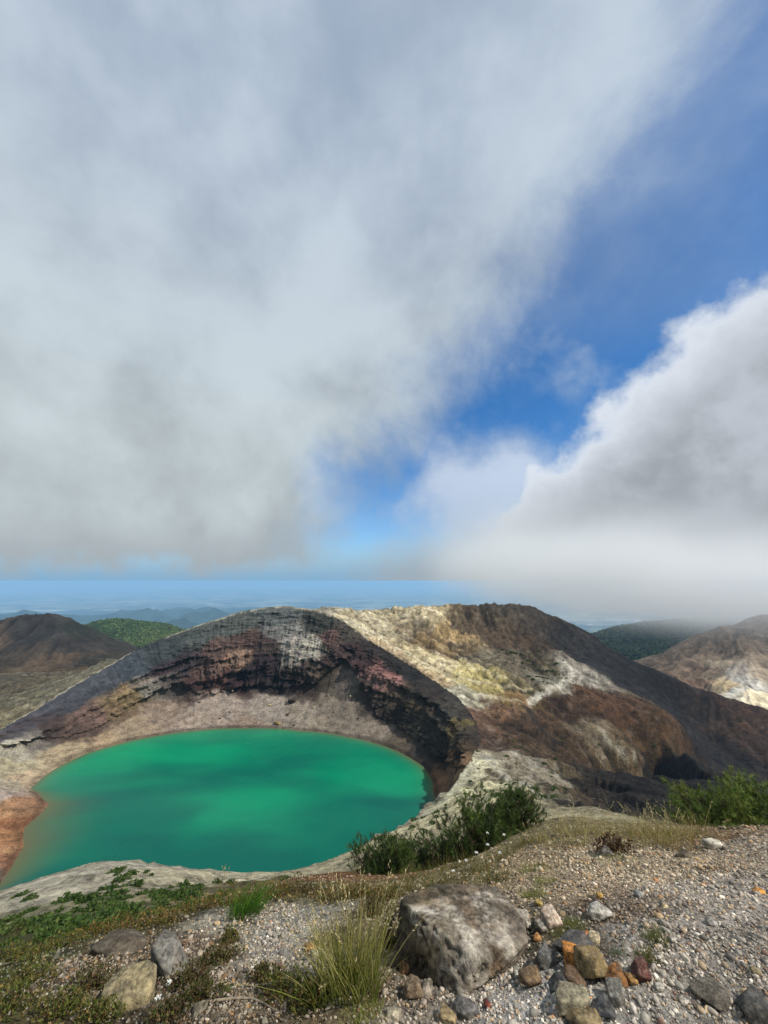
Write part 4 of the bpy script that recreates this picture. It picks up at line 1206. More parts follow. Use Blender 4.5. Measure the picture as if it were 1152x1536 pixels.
def build_pebbles(name, count, rmin, rmax, sub, seed, label, pw=2.2):
    rng = np.random.default_rng(seed)
    pts = np.empty((0, 2))
    while len(pts) < count:
        s = rng.uniform(1.3, 4.9, 60000) ** 1.0
        y = s
        x = rng.uniform(-1.5, 1.5, 60000) * y
        ok = (rng.random(60000) < (y / 4.9))
        q = np.column_stack([x, y])[ok]
        z = gz(q[:, 0], q[:, 1])
        V = np.column_stack([q, z])
        px, py, d = project(V)
        ok = (px > -220) & (px < 1440) & (py < 1600) & (py > 1225)
        q, V = q[ok], V[ok]
        dn = paint(V, _dp, _dw[:, None].repeat(3, 1), p=3, soft=.06, warp=.2, wscale=2.5, seed=77, zs=.3)[:, 0]
        near_bias = np.clip(2.2 / q[:, 1], .35, 1) * (.35 + .65 * sstep(fbm(q / .35, 3, seed + 4), -.35, .25))
        pts = np.vstack([pts, q[rng.random(len(q)) < dn * near_bias]])
    pts = pts[:count]
    base = []
    for k in range(9):
        P, F = cut_rock(sub, rnd_planes(np.random.default_rng(700 + k), 9), .05, 700 + k, soft=30)
        base.append(P / np.abs(P).max())
    nv, nf = len(base[0]), len(F)
    r = rmin * (rmax / rmin) ** (rng.random(count) ** pw)
    sc = r[:, None] * rng.uniform(.65, 1.15, (count, 3)); sc[:, 2] *= .8
    a = rng.uniform(0, 2 * math.pi, count)
    tx = rng.uniform(-.5, .5, count)
    B = np.array(base)[rng.integers(0, 9, count)] * sc[:, None, :]
    yz = B[:, :, 1:].copy()
    B[:, :, 1] = yz[:, :, 0] * np.cos(tx)[:, None] - yz[:, :, 1] * np.sin(tx)[:, None]
    B[:, :, 2] = yz[:, :, 0] * np.sin(tx)[:, None] + yz[:, :, 1] * np.cos(tx)[:, None]
    X = B[:, :, 0] * np.cos(a)[:, None] - B[:, :, 1] * np.sin(a)[:, None]
    Y = B[:, :, 0] * np.sin(a)[:, None] + B[:, :, 1] * np.cos(a)[:, None]
    B[:, :, 0] = X + pts[:, 0:1]; B[:, :, 1] = Y + pts[:, 1:2]
    B[:, :, 2] += (gz(pts[:, 0], pts[:, 1]) + r * .2)[:, None]
    pal = np.array([lin(*c, .92) for c in PALET])
    c = pal[rng.choice(len(PALET), count, p=PAL_W)] * rng.uniform(.72, 1.2, (count, 1))
    loc = paint(np.column_stack([pts, gz(pts[:, 0], pts[:, 1])]), near_cpts, near_ccols, p=3, soft=.1, zs=.3)
    c = c * .45 + c * loc / loc.mean() * .30 + loc * .32
    C = np.repeat(c[:, None, :], nv, 1).reshape(-1, 3)
    Fa = (F[None] + (np.arange(count) * nv)[:, None, None]).reshape(-1, 3)
    me = make_mesh(name, B.reshape(-1, 3), Fa, C, smooth=(sub > 1))
    tag(link(name, me, pebmat), label, kind='stuff')


pebmat = mat_col('pebble_stone', var=.4, vscale=60, bump=.3, bscale=150, bdist=.003, spec=.3, rough=.8)
build_pebbles('fine_gravel', 60000, .0035, .010, 1, 801, 'fine loose gravel covering the foreground slope', 1.4)
build_pebbles('coarse_gravel', 4000, .008, .022, 2, 802, 'coarse pebbles scattered over the foreground gravel', 2.0)

# ------------------------------------------------------------------ plants
def mat_leaf(name, trans=.25, rough=.6):
    m = bpy.data.materials.new(name)
    m.use_nodes = True
    g = NT(m.node_tree)
    a = g.new('ShaderNodeAttribute', attribute_name='Col')
    b = g.new('ShaderNodeBsdfPrincipled')
    g.put(b.inputs['Base Color'], a.outputs['Color'])
    b.inputs['Roughness'].default_value = rough
    b.inputs['Specular IOR Level'].default_value = .25
    t = g.new('ShaderNodeBsdfTranslucent')
    g.put(t.inputs[0], a.outputs['Color'])
    mx = g.new('ShaderNodeMixShader'); mx.inputs[0].default_value = trans
    g.put(mx.inputs[1], b.outputs[0]); g.put(mx.inputs[2], t.outputs[0])
    o = g.new('ShaderNodeOutputMaterial'); g.put(o.inputs[0], mx.outputs[0])
    return m


leafmat = mat_leaf('leaf_green', .3)
needlemat = mat_leaf('pine_needle', .12)
barkmat = mat_col('twig_bark', var=.5, vscale=60, bump=.3, bscale=120, bdist=.002)
KP = .95


def pal_cols(rng, n, cols, jit=.25):
    c = np.array([lin(*q, KP) for q in cols])
    return c[rng.integers(0, len(c), n)] * rng.uniform(1 - jit, 1 + jit, (n, 1))


def ribbons(root, d, length, width, droop, col, rng, segs=4, tipcol=None):
    """curved tapering blades; root (n,3), d (n,3) start direction, droop (n,3) bend added with t squared"""
    n = len(root)
    t = np.linspace(0, 1, segs + 1)
    C = root[:, None] + d[:, None] * (length[:, None, None] * t[None, :, None]) + droop[:, None] * (t[None, :, None] ** 2)
    a = rng.uniform(0, 2 * math.pi, n)
    side = np.column_stack([np.cos(a), np.sin(a), np.zeros(n)])
    wd = width[:, None] * (1 - t[None] ** 1.6 * .92)
    L, R = C - side[:, None] * wd[..., None], C + side[:, None] * wd[..., None]
    V = np.stack([L, R], 2).reshape(n, -1, 3)
    k = np.arange(segs)
    f = np.column_stack([2 * k, 2 * k + 1, 2 * k + 3, 2 * k + 2])
    F = (f[None] + (np.arange(n) * 2 * (segs + 1))[:, None, None]).reshape(-1, 4)
    cc = col[:, None, :] * np.ones((1, 2 * (segs + 1), 1))
    if tipcol is not None:
        tt = np.repeat(t, 2)[None, :, None]
        cc = col[:, None, :] * (1 - tt) + tipcol[:, None, :] * tt
    return V.reshape(-1, 3), F, cc.reshape(-1, 3), C


def tubes(paths, radii, col, sides=4):
    """paths: list of (k,3) arrays; tapering"""
    Vs, Fs, Cs, off = [], [], [], 0
    ang = np.arange(sides) * 2 * math.pi / sides
    for p, r in zip(paths, radii):
        p = np.asarray(p, float); k = len(p)
        tg = np.gradient(p, axis=0); tg /= np.linalg.norm(tg, axis=1, keepdims=True) + 1e-9
        ref = np.where(np.abs(tg[:, 2:3]) > .9, np.array([[1., 0, 0]]), np.array([[0, 0, 1.]]))
        u = np.cross(tg, ref); u /= np.linalg.norm(u, axis=1, keepdims=True) + 1e-9
        v = np.cross(tg, u)
        rr = np.linspace(1, .35, k) * r
        V = p[:, None] + (u[:, None] * np.cos(ang)[None, :, None] + v[:, None] * np.sin(ang)[None, :, None]) * rr[:, None, None]
        Vs.append(V.reshape(-1, 3)); Fs.append(grid_faces(k, sides, wrap=True) + off); off += k * sides
        Cs.append(np.tile(col, (k * sides, 1)))
    return np.vstack(Vs), np.vstack(Fs), np.vstack(Cs)


def leaves(C, N, size, col, rng, aspect=.55):
    """diamond leaves folded along the midrib; C centres, N directions"""
    n = len(C)
    N = N / (np.linalg.norm(N, axis=1, keepdims=True) + 1e-9)
    r = rng.normal(size=(n, 3))
    s = np.cross(N, r); s /= np.linalg.norm(s, axis=1, keepdims=True) + 1e-9
    up = np.cross(s, N)
    l = size[:, None]
    V = np.stack([C - N * l, C + s * l * aspect + up * l * .18, C + N * l, C - s * l * aspect + up * l * .18], 1)
    F = (np.array([[0, 1, 2], [0, 2, 3]])[None] + (np.arange(n) * 4)[:, None, None]).reshape(-1, 3)
    return V.reshape(-1, 3), F, np.repeat(col, 4, 0)


GREEN = [(74, 92, 34), (92, 108, 42), (58, 76, 28), (110, 118, 52)]
DRY = [(168, 154, 98), (150, 134, 82), (186, 172, 118), (124, 118, 60)]
YGREEN = [(104, 116, 42), (86, 102, 36), (128, 132, 58), (146, 142, 74)]


def grass(name, px, py, n, h, spread, label, seed, cols=GREEN, tips=None, lean=(0, 0), width=.0022, heads=0, group=None, fan=.35, s=None, cat='grass', droop=.35):
    rng = np.random.default_rng(seed)
    p, ss_ = hit(px, py)
    rt = np.clip(rng.normal(0, spread * .5, (n, 2)), -spread * .75, spread * .75)
    rx, ry = p[0] + rt[:, 0], p[1] + rt[:, 1]
    rz_ = gz(rx, ry) - .01
    root = np.column_stack([rx - p[0], ry - p[1], rz_ - p[2]])
    d = np.column_stack([rng.normal(lean[0], fan, n) + rt[:, 0] / max(spread, .01) * .35, rng.normal(lean[1], fan, n) + rt[:, 1] / max(spread, .01) * .35, np.ones(n)])
    d /= np.linalg.norm(d, axis=1, keepdims=True)
    L = h * rng.uniform(.45, 1.0, n)
    bend = np.column_stack([d[:, 0] * L * droop + lean[0] * L * .4, d[:, 1] * L * droop, -np.abs(rng.normal(.10, .1, n)) * L])
    c1 = pal_cols(rng, n, cols)
    c2 = pal_cols(rng, n, tips or cols)
    V, F, C, cur = ribbons(root, d, L, width * rng.uniform(.6, 1.2, n), bend, c1, rng, 4, c2)
    if not heads:
        o = link(name, make_mesh(name, V, F, C, False), leafmat, loc=p)
        return tag(o, label, cat, group)
    e = empty(name, p, label, cat, group)
    link('blades', make_mesh('blades', V, F, C, False), leafmat, e)
    idx = np.argsort(-L)[:heads]
    hc, hn, hs = [], [], []
    for i in idx:
        a, b = cur[i][-2], cur[i][-1]
        for k in range(9):
            q = b + (b - a) * (-.6 + k * .13)
            hc.append(q + rng.normal(0, .0025, 3)); hn.append((b - a) / np.linalg.norm(b - a) + rng.normal(0, .35, 3)); hs.append(rng.uniform(.006, .011))
    V, F, C = leaves(np.array(hc), np.array(hn), np.array(hs), pal_cols(rng, len(hc), [(196, 182, 138), (176, 160, 112)]), rng, .3)
    tag(link('seed_heads', make_mesh('seed_heads', V, F, C, False), leafmat, e), kind='stuff')
    return e


def bush_points(rng, n, rad, clump=.35, seed=0):
    """points through a low dome, denser outside, broken into clumps"""
    out = np.empty((0, 3))
    while len(out) < n:
        q = rng.normal(size=(n * 2, 3)); q /= np.linalg.norm(q, axis=1, keepdims=True)
        q[:, 2] = np.abs(q[:, 2])
        rr = rng.random(n * 2) ** .45
        lump = 1 + .38 * fbm(q * 2.2 + seed * 3.1, 3, seed + 5)
        q = q * (rr * lump)[:, None]
        keep = fbm(q * 3.1 + seed, 3, seed + 9) > -clump
        out = np.vstack([out, q[keep]])
    return out[:n] * np.asarray(rad)


def leafy(name, px, py, w, h, n, lsize, label, seed, cols, group=None, twigs=26, cat='shrub', tw=(96, 66, 48)):
    rng = np.random.default_rng(seed)
    p, s = hit(px, py)
    rx = w / FOC * s * .5
    rad = (rx, rx * .75, h / FOC * s * .8)
    q = bush_points(rng, n, rad, .2, seed)
    gzq = gz(p[0] + q[:, 0], p[1] + q[:, 1]) - p[2]
    C = q + np.column_stack([np.zeros(n), np.zeros(n), gzq])
    N = q / np.array(rad) * .5 + rng.normal(0, .7, (n, 3)) + np.array([0, 0, .45])
    e = empty(name, p, label, cat, group)
    V, F, col = leaves(C, N, lsize * rng.uniform(.6, 1.25, n), pal_cols(rng, n, cols, .35), rng)
    link('foliage', make_mesh('foliage', V, F, col, False), leafmat, e)
    pts = bush_points(rng, twigs, np.array(rad) * 1.12, .5, seed + 1)
    paths = []
    for t in pts:
        b = np.array([t[0] * .35, t[1] * .35, 0])
        b[2] = gz(p[0] + b[0], p[1] + b[1])[0] - p[2] - .01
        e_ = t.copy(); e_[2] += gz(p[0] + t[0], p[1] + t[1])[0] - p[2]
        mid = (b + e_) / 2 + rng.normal(0, .015, 3)
        paths.append(np.array([b, mid, e_]))
    V, F, col = tubes(paths, rng.uniform(.0012, .003, twigs), lin(*tw, .8), 3)
    link('twigs', make_mesh('twigs', V, F, col), barkmat, e)
    return e


def pine(name, base, rad, tips_n, label, seed, lean=(0, 0), cols=((44, 62, 22), (58, 78, 28), (34, 50, 20)), sunlit=(112, 130, 54), sh=10, nl=.052, group=None, bare=3):
    """dwarf stone pine: sprawling limbs that turn up at the end, needle tufts on every shoot"""
    rng = np.random.default_rng(seed)
    e = empty(name, base, label, 'shrub', group)
    T = bush_points(rng, tips_n, rad, .14, seed)
    T[:, 0] += lean[0] * T[:, 2]; T[:, 1] += lean[1] * T[:, 2]
    paths, rads, root, dirs, cl = [], [], [], [], []
    for t in T:
        b = np.array([t[0] * .22 + rng.normal(0, .05), t[1] * .22 + rng.normal(0, .05), -.05])
        m = np.array([t[0] * .68, t[1] * .68, t[2] * .42]) + rng.normal(0, .04, 3)
        t_ = np.linspace(0, 1, 6)[:, None]
        path = (1 - t_) ** 2 * b + 2 * t_ * (1 - t_) * m + t_ ** 2 * t
        paths.append(path); rads.append(rng.uniform(.006, .013))
        ax = unit(path[-1] - path[-2] + np.array([.02, 0, .01]))
        bright = rng.random() * sstep(t[2] / rad[2], .3, 1.0)  # higher tufts are coloured towards a sunlit tone
        for k in range(sh):
            o_ = t + rng.normal(0, .055, 3) - ax * rng.uniform(0, .12)
            sd = unit(ax + rng.normal(0, .6, 3) + np.array([.1, 0, .06]))
            if k % 2 == 0:
                paths.append(np.array([t - ax * .1, (o_ + t) / 2, o_ + sd * .05])); rads.append(.003)
            m_ = 34
            u = rng.random(m_)
            root.append(o_ + sd * (u[:, None] * .08))
            nd = sd * .75 + rng.normal(0, .55, (m_, 3))
            dirs.append(nd / np.linalg.norm(nd, axis=1, keepdims=True))
            c0 = lin(*cols[rng.integers(0, len(cols))], KP) * rng.uniform(.75, 1.3)
            c1 = lin(*sunlit, KP)
            cl.append(np.tile(c0 * (1 - .55 * bright) + c1 * .55 * bright, (m_, 1)) * rng.uniform(.8, 1.2, (m_, 1)))
    V, F, C = tubes(paths, rads, lin(92, 80, 66, .75), 4)
    link('branches', make_mesh('branches', V, F, C), barkmat, e)
    root, dirs, cl = np.vstack(root), np.vstack(dirs), np.vstack(cl)
    n = len(root)
    L = nl * rng.uniform(.7, 1.2, n)
    V, F, C, _ = ribbons(root, dirs, L, np.full(n, .0031), rng.normal(0, .004, (n, 3)), cl, rng, 1)
    link('needles', make_mesh('needles', V, F, C, False), needlemat, e)
    return e


# dwarf pines on the edge
p1, s1 = hit(700, 1285)
b1 = at(712, 1292, 4.7)
pine('dwarf_pine', b1, (.72, .5, .62), 120, 'dark dwarf pine reaching up on the crater edge behind the boulder', 901, lean=(.25, 0))
pine('dwarf_pine', at(775, 1240, 5.0), (.34, .35, .46), 40, 'upright pine sprig at the right end of the dwarf pine', 905, lean=(.35, 0))
pine('dwarf_pine', at(590, 1315, 4.6), (.62, .42, .36), 84, 'low spreading dwarf pine with its left end over the lake rim', 902, lean=(-.2, 0))
pine('dwarf_pine', at(1130, 1252, 4.3), (.85, .7, .44), 200, 'rounded green pine shrub at the right edge of the gravel', 903, cols=((70, 92, 30), (88, 108, 38), (54, 74, 26)), sunlit=(146, 152, 66), lean=(.1, 0))
pine('dwarf_pine', at(1055, 1246, 4.7), (.42, .4, .28), 44, 'small low pine at the left foot of the right shrub', 904, cols=((76, 92, 32), (60, 78, 28)), sunlit=(146, 148, 66))

# grasses
grass('grass_clump', 522, 1482, 560, .40, .17, 'tall green and straw grass clump left of the boulder', 911, cols=[(92, 112, 34), (112, 128, 44), (134, 134, 60), (76, 98, 30)], tips=DRY, lean=(-.05, .05), heads=46, width=.0024, fan=.19)
grass('grass_clump', 366, 1372, 300, .24, .13, 'bright green arching grass tuft at the rim edge', 912, cols=[(74, 112, 30), (92, 132, 40), (62, 98, 26)], lean=(.30, 0), width=.0028, fan=.22, heads=0)
grass('grass_stalk', 316, 1362, 7, .36, .02, 'pair of tall thin seed stalks standing left against the lake', 913, cols=DRY, lean=(-.02, 0), heads=2, fan=.06, width=.0013)
grass('grass_stalk', 352, 1362, 6, .33, .02, 'tall thin seed stalk just right of the stalk pair', 914, cols=DRY, lean=(.03, 0), heads=1, fan=.06, width=.0013)
grass('moss_tuft', 852, 1398, 700, .045, .10, 'round green moss tuft between the white stones', 915, cols=[(104, 112, 44), (84, 94, 36), (122, 118, 58)], width=.0013, fan=.7, cat='moss')
grass('moss_tuft', 866, 1392, 400, .04, .07, 'smaller moss tuft merging with the round moss tuft', 916, cols=[(104, 112, 44), (84, 94, 36)], width=.0013, fan=.7, cat='moss')
grass('moss_tuft', 970, 1442, 260, .075, .045, 'thin green tuft behind the maroon stone', 917, cols=[(98, 102, 48), (84, 88, 38), (120, 112, 62)], width=.0013, fan=.4, cat='moss')
grass('moss_tuft', 984, 1412, 260, .08, .05, 'taller green tuft behind the thin green tuft', 918, cols=[(92, 102, 44), (110, 110, 56)], width=.0013, fan=.45, cat='moss')
grass('moss_tuft', 930, 1432, 90, .06, .035, 'sparse blue green sprig among the coloured stones', 919, cols=[(96, 110, 76), (84, 98, 66)], width=.0014, fan=.6, cat='moss')
grass('moss_tuft', 800, 1345, 420, .07, .09, 'green grass cushion behind the boulder right shoulder', 920, cols=YGREEN, width=.0013, fan=.5, cat='moss')
grass('moss_tuft', 818, 1326, 320, .06, .10, 'green grass streak above the cushion behind the boulder', 921, cols=YGREEN, width=.0013, fan=.5, cat='moss')
grass('moss_tuft', 802, 1304, 340, .06, .13, 'upper green grass streak on the slope right of the dwarf pine', 922, cols=YGREEN, width=.0014, fan=.5, cat='moss')
grass('moss_tuft', 545, 1532, 520, .06, .10, 'green moss patch at the bottom edge below the grass clump', 923, cols=YGREEN, width=.0014, fan=.7, cat='moss')
grass('moss_tuft', 1030, 1275, 300, .07, .14, 'brown green grass patch left of the right shrub', 924, cols=[(124, 104, 54), (108, 104, 50), (140, 112, 62)], width=.0016, fan=.5, cat='moss')
grass('moss_tuft', 925, 1288, 320, .06, .16, 'flat green grass mat in front of the dead grass mound', 925, cols=YGREEN, width=.0014, fan=.6, cat='moss')
leafy('dead_mound', 918, 1278, 62, 36, 420, .014, 'dark brown dead plant mound on the gravel crest', 926, [(84, 64, 44), (66, 50, 36), (104, 80, 52)], twigs=60, cat='plant', tw=(70, 54, 42))
crest = [(842, 1250), (862, 1252), (884, 1250), (905, 1256), (925, 1254), (945, 1252), (962, 1258), (980, 1252), (998, 1256), (1015, 1254), (1032, 1262), (870, 1268), (835, 1270), (955, 1272), (990, 1270), (812, 1262), (1005, 1268), (1045, 1254)]
for i, (x, y) in enumerate(crest):
    grass('dry_grass', x, y, 85, .20 + .05 * (i % 3), .12, 'straw coloured grass clump along the gravel crest before the ravine', 930 + i, cols=DRY + [(112, 92, 54), (128, 104, 60)] + YGREEN[:1], tips=DRY, heads=6, width=.0016, fan=.4,
          group='dry grass clumps on the gravel crest')
GC = [(680, 1322), (650, 1330), (720, 1308), (750, 1290), (768, 1280), (790, 1268), (700, 1296), (610, 1336), (575, 1340), (740, 1322), (620, 1318), (664, 1306)]
for i, (x, y) in enumerate(GC):
    grass('mixed_grass', x, y, 130, .15 + .04 * (i % 2), .13, 'short green and brown grass at the foot of the dwarf pines', 960 + i, cols=[(96, 100, 44), (112, 92, 52), (74, 84, 34), (128, 112, 64)], width=.0017, fan=.5,
          group='grass at the foot of the dwarf pines')

# low leafy shrubs and grass along the left edge
LEFT = [(20, 1440, 130, 60, 0), (90, 1420, 120, 48, 0), (160, 1396, 130, 46, 1), (230, 1386, 120, 44, 1), (290, 1366, 110, 46, 1), (345, 1356, 90, 44, 1), (405, 1346, 90, 40, 1), (455, 1338, 90, 36, 2), (40, 1475, 120, 60, 0),
        (15, 1520, 130, 70, 0), (95, 1520, 120, 50, 0), (150, 1530, 90, 44, 0), (140, 1482, 90, 56, 2), (285, 1475, 100, 46, 2), (330, 1440, 80, 34, 2), (300, 1500, 110, 40, 2), (425, 1490, 110, 52, 0), (460, 1510, 90, 44, 0), (395, 1470, 70, 34, 2),
        (250, 1530, 90, 36, 2), (345, 1415, 40, 40, 0), (500, 1352, 80, 36, 1), (560, 1372, 60, 44, 2), (575, 1350, 70, 36, 1), (216, 1470, 40, 40, 2), (480, 1500, 60, 50, 0), (10, 1400, 120, 44, 0), (540, 1345, 60, 30, 1), (580, 1420, 40, 60, 2)]
LC = [[(86, 94, 38), (104, 106, 48), (70, 80, 32), (120, 104, 58)], [(90, 90, 38), (116, 96, 48), (72, 82, 30), (132, 104, 58)], [(84, 72, 46), (66, 72, 32), (100, 84, 54), (82, 88, 40)]]
LL = ['green low shrub at the left border below the rim slope', 'green low shrub second from the left border along the rim edge', 'brown green low shrub behind the flat dark slab', 'brown green low shrub at the rim edge above the upright grey rock',
      'brown green low shrub below the tall seed stalks', 'brown green low shrub left of the bright grass tuft', 'brown green low shrub right of the bright grass tuft', 'sparse brown shrub on the orange soil at the rim edge',
      'green low shrub at the left border beside the dark slab', 'green leafy shrub in the bottom left corner', 'green leafy shrub left of the yellow tan rock', 'small green shrub under the yellow tan rock', 'twiggy brown shrub just behind the yellow tan rock',
      'twiggy brown shrub right of the upright grey rock', 'small twiggy brown shrub at the left end of the white gravel', 'twiggy brown shrub above the dead branch', 'green leafy shrub left of the tall grass clump', 'green leafy shrub in front of the tall grass clump',
      'small brown shrub at the lower end of the white gravel', 'twiggy brown shrub below the dead branch', 'small green sprig on the white gravel', 'brown green shrub at the rim edge behind the tall grass', 'twiggy brown shrub between grass clump and boulder',
      'brown green shrub behind the left shoulder of boulder', 'tiny twiggy shrub between the yellow and upright rocks', 'small green shrub at the right foot of the tall grass', 'green low shrub outermost at the left rim edge', 'small brown green shrub at rim edge behind the grass clump', 'dark twiggy shrub against the left face of boulder']
for i, (x, y, w_, h_, k) in enumerate(LEFT):
    hh = h_ * (.55 if x < 330 and y < 1445 else .8)
    w_ = w_ * (.78 if k != 1 else 1.0)
    leafy('low_shrub', x, y, w_, hh, int(200 + w_ * 3.6), .0095, LL[i], 1000 + i, LC[k], group='low leafy shrubs in the left foreground', twigs=40 if k == 2 else 26)
    if i % 2 == 0 or k == 1:
        grass('mixed_grass', x + 12, y - 4, 110, (.07 if x < 330 else .11) + .04 * (k == 1), .14, 'wispy green and brown grass among the low left shrubs', 1100 + i, cols=[(98, 98, 42), (120, 98, 52), (76, 84, 34), (140, 124, 72)], width=.0015, fan=.55,
              group='wispy grass among the low left shrubs')
for i, (x, y) in enumerate([(205, 1468), (222, 1405), (332, 1440), (600, 1440), (690, 1336), (508, 1440), (190, 1405), (120, 1440)]):
    grass('dry_stem', x, y, 5, .22, .02, 'bare brown stem ' + ['behind the yellow tan rock', 'behind the upright grey rock', 'at the left end of the white gravel', 'against the left face of boulder', 'behind the top of boulder', 'in the middle of the tall grass', 'above the flat dark slab', 'left of the flat dark slab'][i], 1200 + i, cols=[(108, 76, 54), (88, 64, 46)], width=.0016, fan=.16, group='bare stems in the foreground', cat='plant')

# white flowers
def flower(px, py, h, label, seed, group):
    rng = np.random.default_rng(seed)
    p, s = hit(px, py)
    e = empty('white_flower', p, label, 'flower', group)
    top = np.array([rng.normal(0, .02), rng.normal(0, .02), h])
    V, F, C = tubes([np.array([[0, 0, 0], top * .5 + rng.normal(0, .006, 3), top])], [.0022], lin(96, 104, 52, .9), 4)
    link('stem', make_mesh('stem', V, F, C), leafmat, e)
    n = 40
    a, r = rng.uniform(0, 6.28, n), .012 * np.sqrt(rng.random(n))
    C_ = top + np.column_stack([np.cos(a) * r, np.sin(a) * r, .006 - r * .25 + rng.normal(0, .002, n)])
    V, F, C = leaves(C_, np.column_stack([np.cos(a), np.sin(a), np.full(n, .35)]), np.full(n, .0045), np.tile(lin(236, 236, 230, .95), (n, 1)), rng, .7)
    link('blossom', make_mesh('blossom', V, F, C, False), leafmat, e)


for i, (x, y, h) in enumerate([(682, 1345, .17), (698, 1335, .2), (735, 1318, .22), (748, 1325, .2), (730, 1300, .25), (765, 1298, .24), (722, 1330, .2)]):
    flower(x, y, h, 'small white flower head in grass below the dwarf pine', 1300 + i, 'white flowers below the dwarf pine')
for i, (x, y, h) in enumerate([(250, 1512, .09), (240, 1520, .08)]):
    flower(x, y, h, 'tiny white flower right of the yellow tan rock', 1320 + i, 'white flowers by the yellow tan rock')

# dead branch on the gravel
def dead_branch():
    pix = [(252, 1500), (268, 1511), (290, 1513), (320, 1506), (350, 1502), (378, 1502), (396, 1510), (412, 1520)]
    P = []
    for x, y in pix:
        q, s = hit(x, y)
        P.append(q + np.array([0, 0, .012]))
    P = np.array(P)
    c = P[0]
    e = empty('dead_branch', c, 'pale dead branch lying on the gravel at bottom left', 'branch')
    V, F, C = tubes([P - c], [.0085], lin(150, 136, 116, .8), 6)
    link('limb', make_mesh('limb', V, F, C), barkmat, e)
    for a, b in ((2, (300, 1530)), (4, (362, 1488)), (1, (262, 1496))):
        q = hit(*b)[0] + np.array([0, 0, .015])
        V, F, C = tubes([np.array([P[a], (P[a] + q) / 2 + np.array([0, 0, .01]), q]) - c], [.004], lin(132, 116, 98, .8), 5)
        link('side_twig', make_mesh('side_twig', V, F, C), barkmat, e)


dead_branch()

# ------------------------------------------------------------------ shrubs on the far slopes
def shrub_variant(k, size=1.0):
    rng = np.random.default_rng(1400 + k)
    n = 210
    q = bush_points(rng, n, (1.0, .8, .42), .15, 1400 + k)
    N = q + rng.normal(0, .6, (n, 3)) + np.array([0, 0, .5])
    V, F, C = leaves(q, N, rng.uniform(.10, .2, n), pal_cols(rng, n, [(54, 78, 28), (68, 92, 36), (46, 64, 24), (90, 104, 48)], .3), rng, .7)
    me = make_mesh('slope_shrub', V, F, C, False)
    me.materials.append(leafmat)
    return me


SHV = [shrub_variant(k) for k in range(5)]
_mpx, _mpy, _md = project(mtn_V)


def visible_pts(poly_fn, n, seed, dmin, dmax):
    rng = np.random.default_rng(seed)
    k = np.where((_md > dmin) & (_md < dmax) & (rim_in(mtn_V[:, 0], mtn_V[:, 1]) < -2) & poly_fn(_mpx, _mpy))[0]
    w = 1.0 / _md[k] ** 0
    return mtn_V[rng.choice(k, min(n, len(k)), replace=False, p=w / w.sum())]


def scatter_shrubs(pts, smin, smax, label, group, seed):
    rng = np.random.default_rng(seed)
    for p in pts:
        o = link('slope_shrub', SHV[rng.integers(0, 5)])
        s = smin * (smax / smin) ** rng.random()
        o.location = (p[0], p[1], p[2] - .05 * s)
        o.scale = (s * rng.uniform(.8, 1.3), s * rng.uniform(.8, 1.2), s * rng.uniform(.7, 1.1))
        o.rotation_euler[2] = rng.uniform(0, 6.28)
        tag(o, label, 'shrub', group)


def spur(x, y):
    top = np.interp(x, [0, 110, 180, 245, 300, 420], [1352, 1318, 1303, 1310, 1316, 1322])
    return (x > -20) & (x < 430) & (y > top) & (y < top + 75)


def spur_low(x, y):
    top = np.interp(x, [0, 110, 180, 245, 300, 420], [1352, 1318, 1303, 1310, 1316, 1322])
    return (x > -20) & (x < 430) & (y > top + 26) & (y < top + 90)


scatter_shrubs(visible_pts(spur, 90, 31, 35, 112), .9, 2.0, 'low dark green shrub growing on the pale crater rim', 'shrubs on the pale near rim', 32)
scatter_shrubs(visible_pts(spur_low, 130, 33, 30, 100), .9, 1.8, 'low dark green shrub growing on the pale crater rim', 'shrubs on the pale near rim', 34)


def right_slope(x, y):
    return (((x - 800) ** 2 / 130 ** 2 + (y - 1150) ** 2 / 50 ** 2 < 1) | ((x - 930) ** 2 / 80 ** 2 + (y - 1125) ** 2 / 26 ** 2 < 1) | ((x > 560) & (x < 720) & (np.abs(y - np.interp(x, [560, 640, 720], [1276, 1236, 1190])) < 16)))


def bench(x, y):
    return ((x - 820) ** 2 / 38 ** 2 + (y - 1005) ** 2 / 20 ** 2 < 1) | ((x - 780) ** 2 / 40 ** 2 + (y - 985) ** 2 / 14 ** 2 < 1)


scatter_shrubs(visible_pts(right_slope, 95, 35, 90, 420), .9, 2.4, 'dark shrub dotted on the brown slope right of the lake', 'shrubs dotted on the right slope', 36)
scatter_shrubs(visible_pts(bench, 42, 37, 380, 560), 1.8, 3.6, 'dark shrub on the pale bench below the summit ridge', 'shrubs on the pale bench', 38)

# ------------------------------------------------------------------ rocks fallen on the scree
_wv = wall_V
ROCKS = [(416, 1080, 7.0, (150, 128, 84), 'ochre block standing at the lake shore below the scree'),
         (438, 1046, 9.0, (62, 52, 48), 'long dark slab lying on the scree under the cliff'),
         (431, 1066, 4.0, (92, 70, 60), 'brown rock above the ochre shore block'),
         (406, 1052, 3.4, (206, 186, 130), 'cream rock left of the long dark slab')]
GREYR = [(352, 1040), (345, 1062), (330, 1072), (470, 1056), (455, 1042), (500, 1062), (522, 1040), (535, 1072), (270, 1075), (236, 1088), (440, 1082), (300, 1048), (560, 1082), (490, 1038), (422, 1088), (226, 1070)]
WHITE = [(436, 962), (445, 968), (452, 962), (458, 972), (466, 966), (472, 976), (462, 982), (440, 978), (448, 984), (476, 984), (470, 958), (432, 972), (464, 952)]


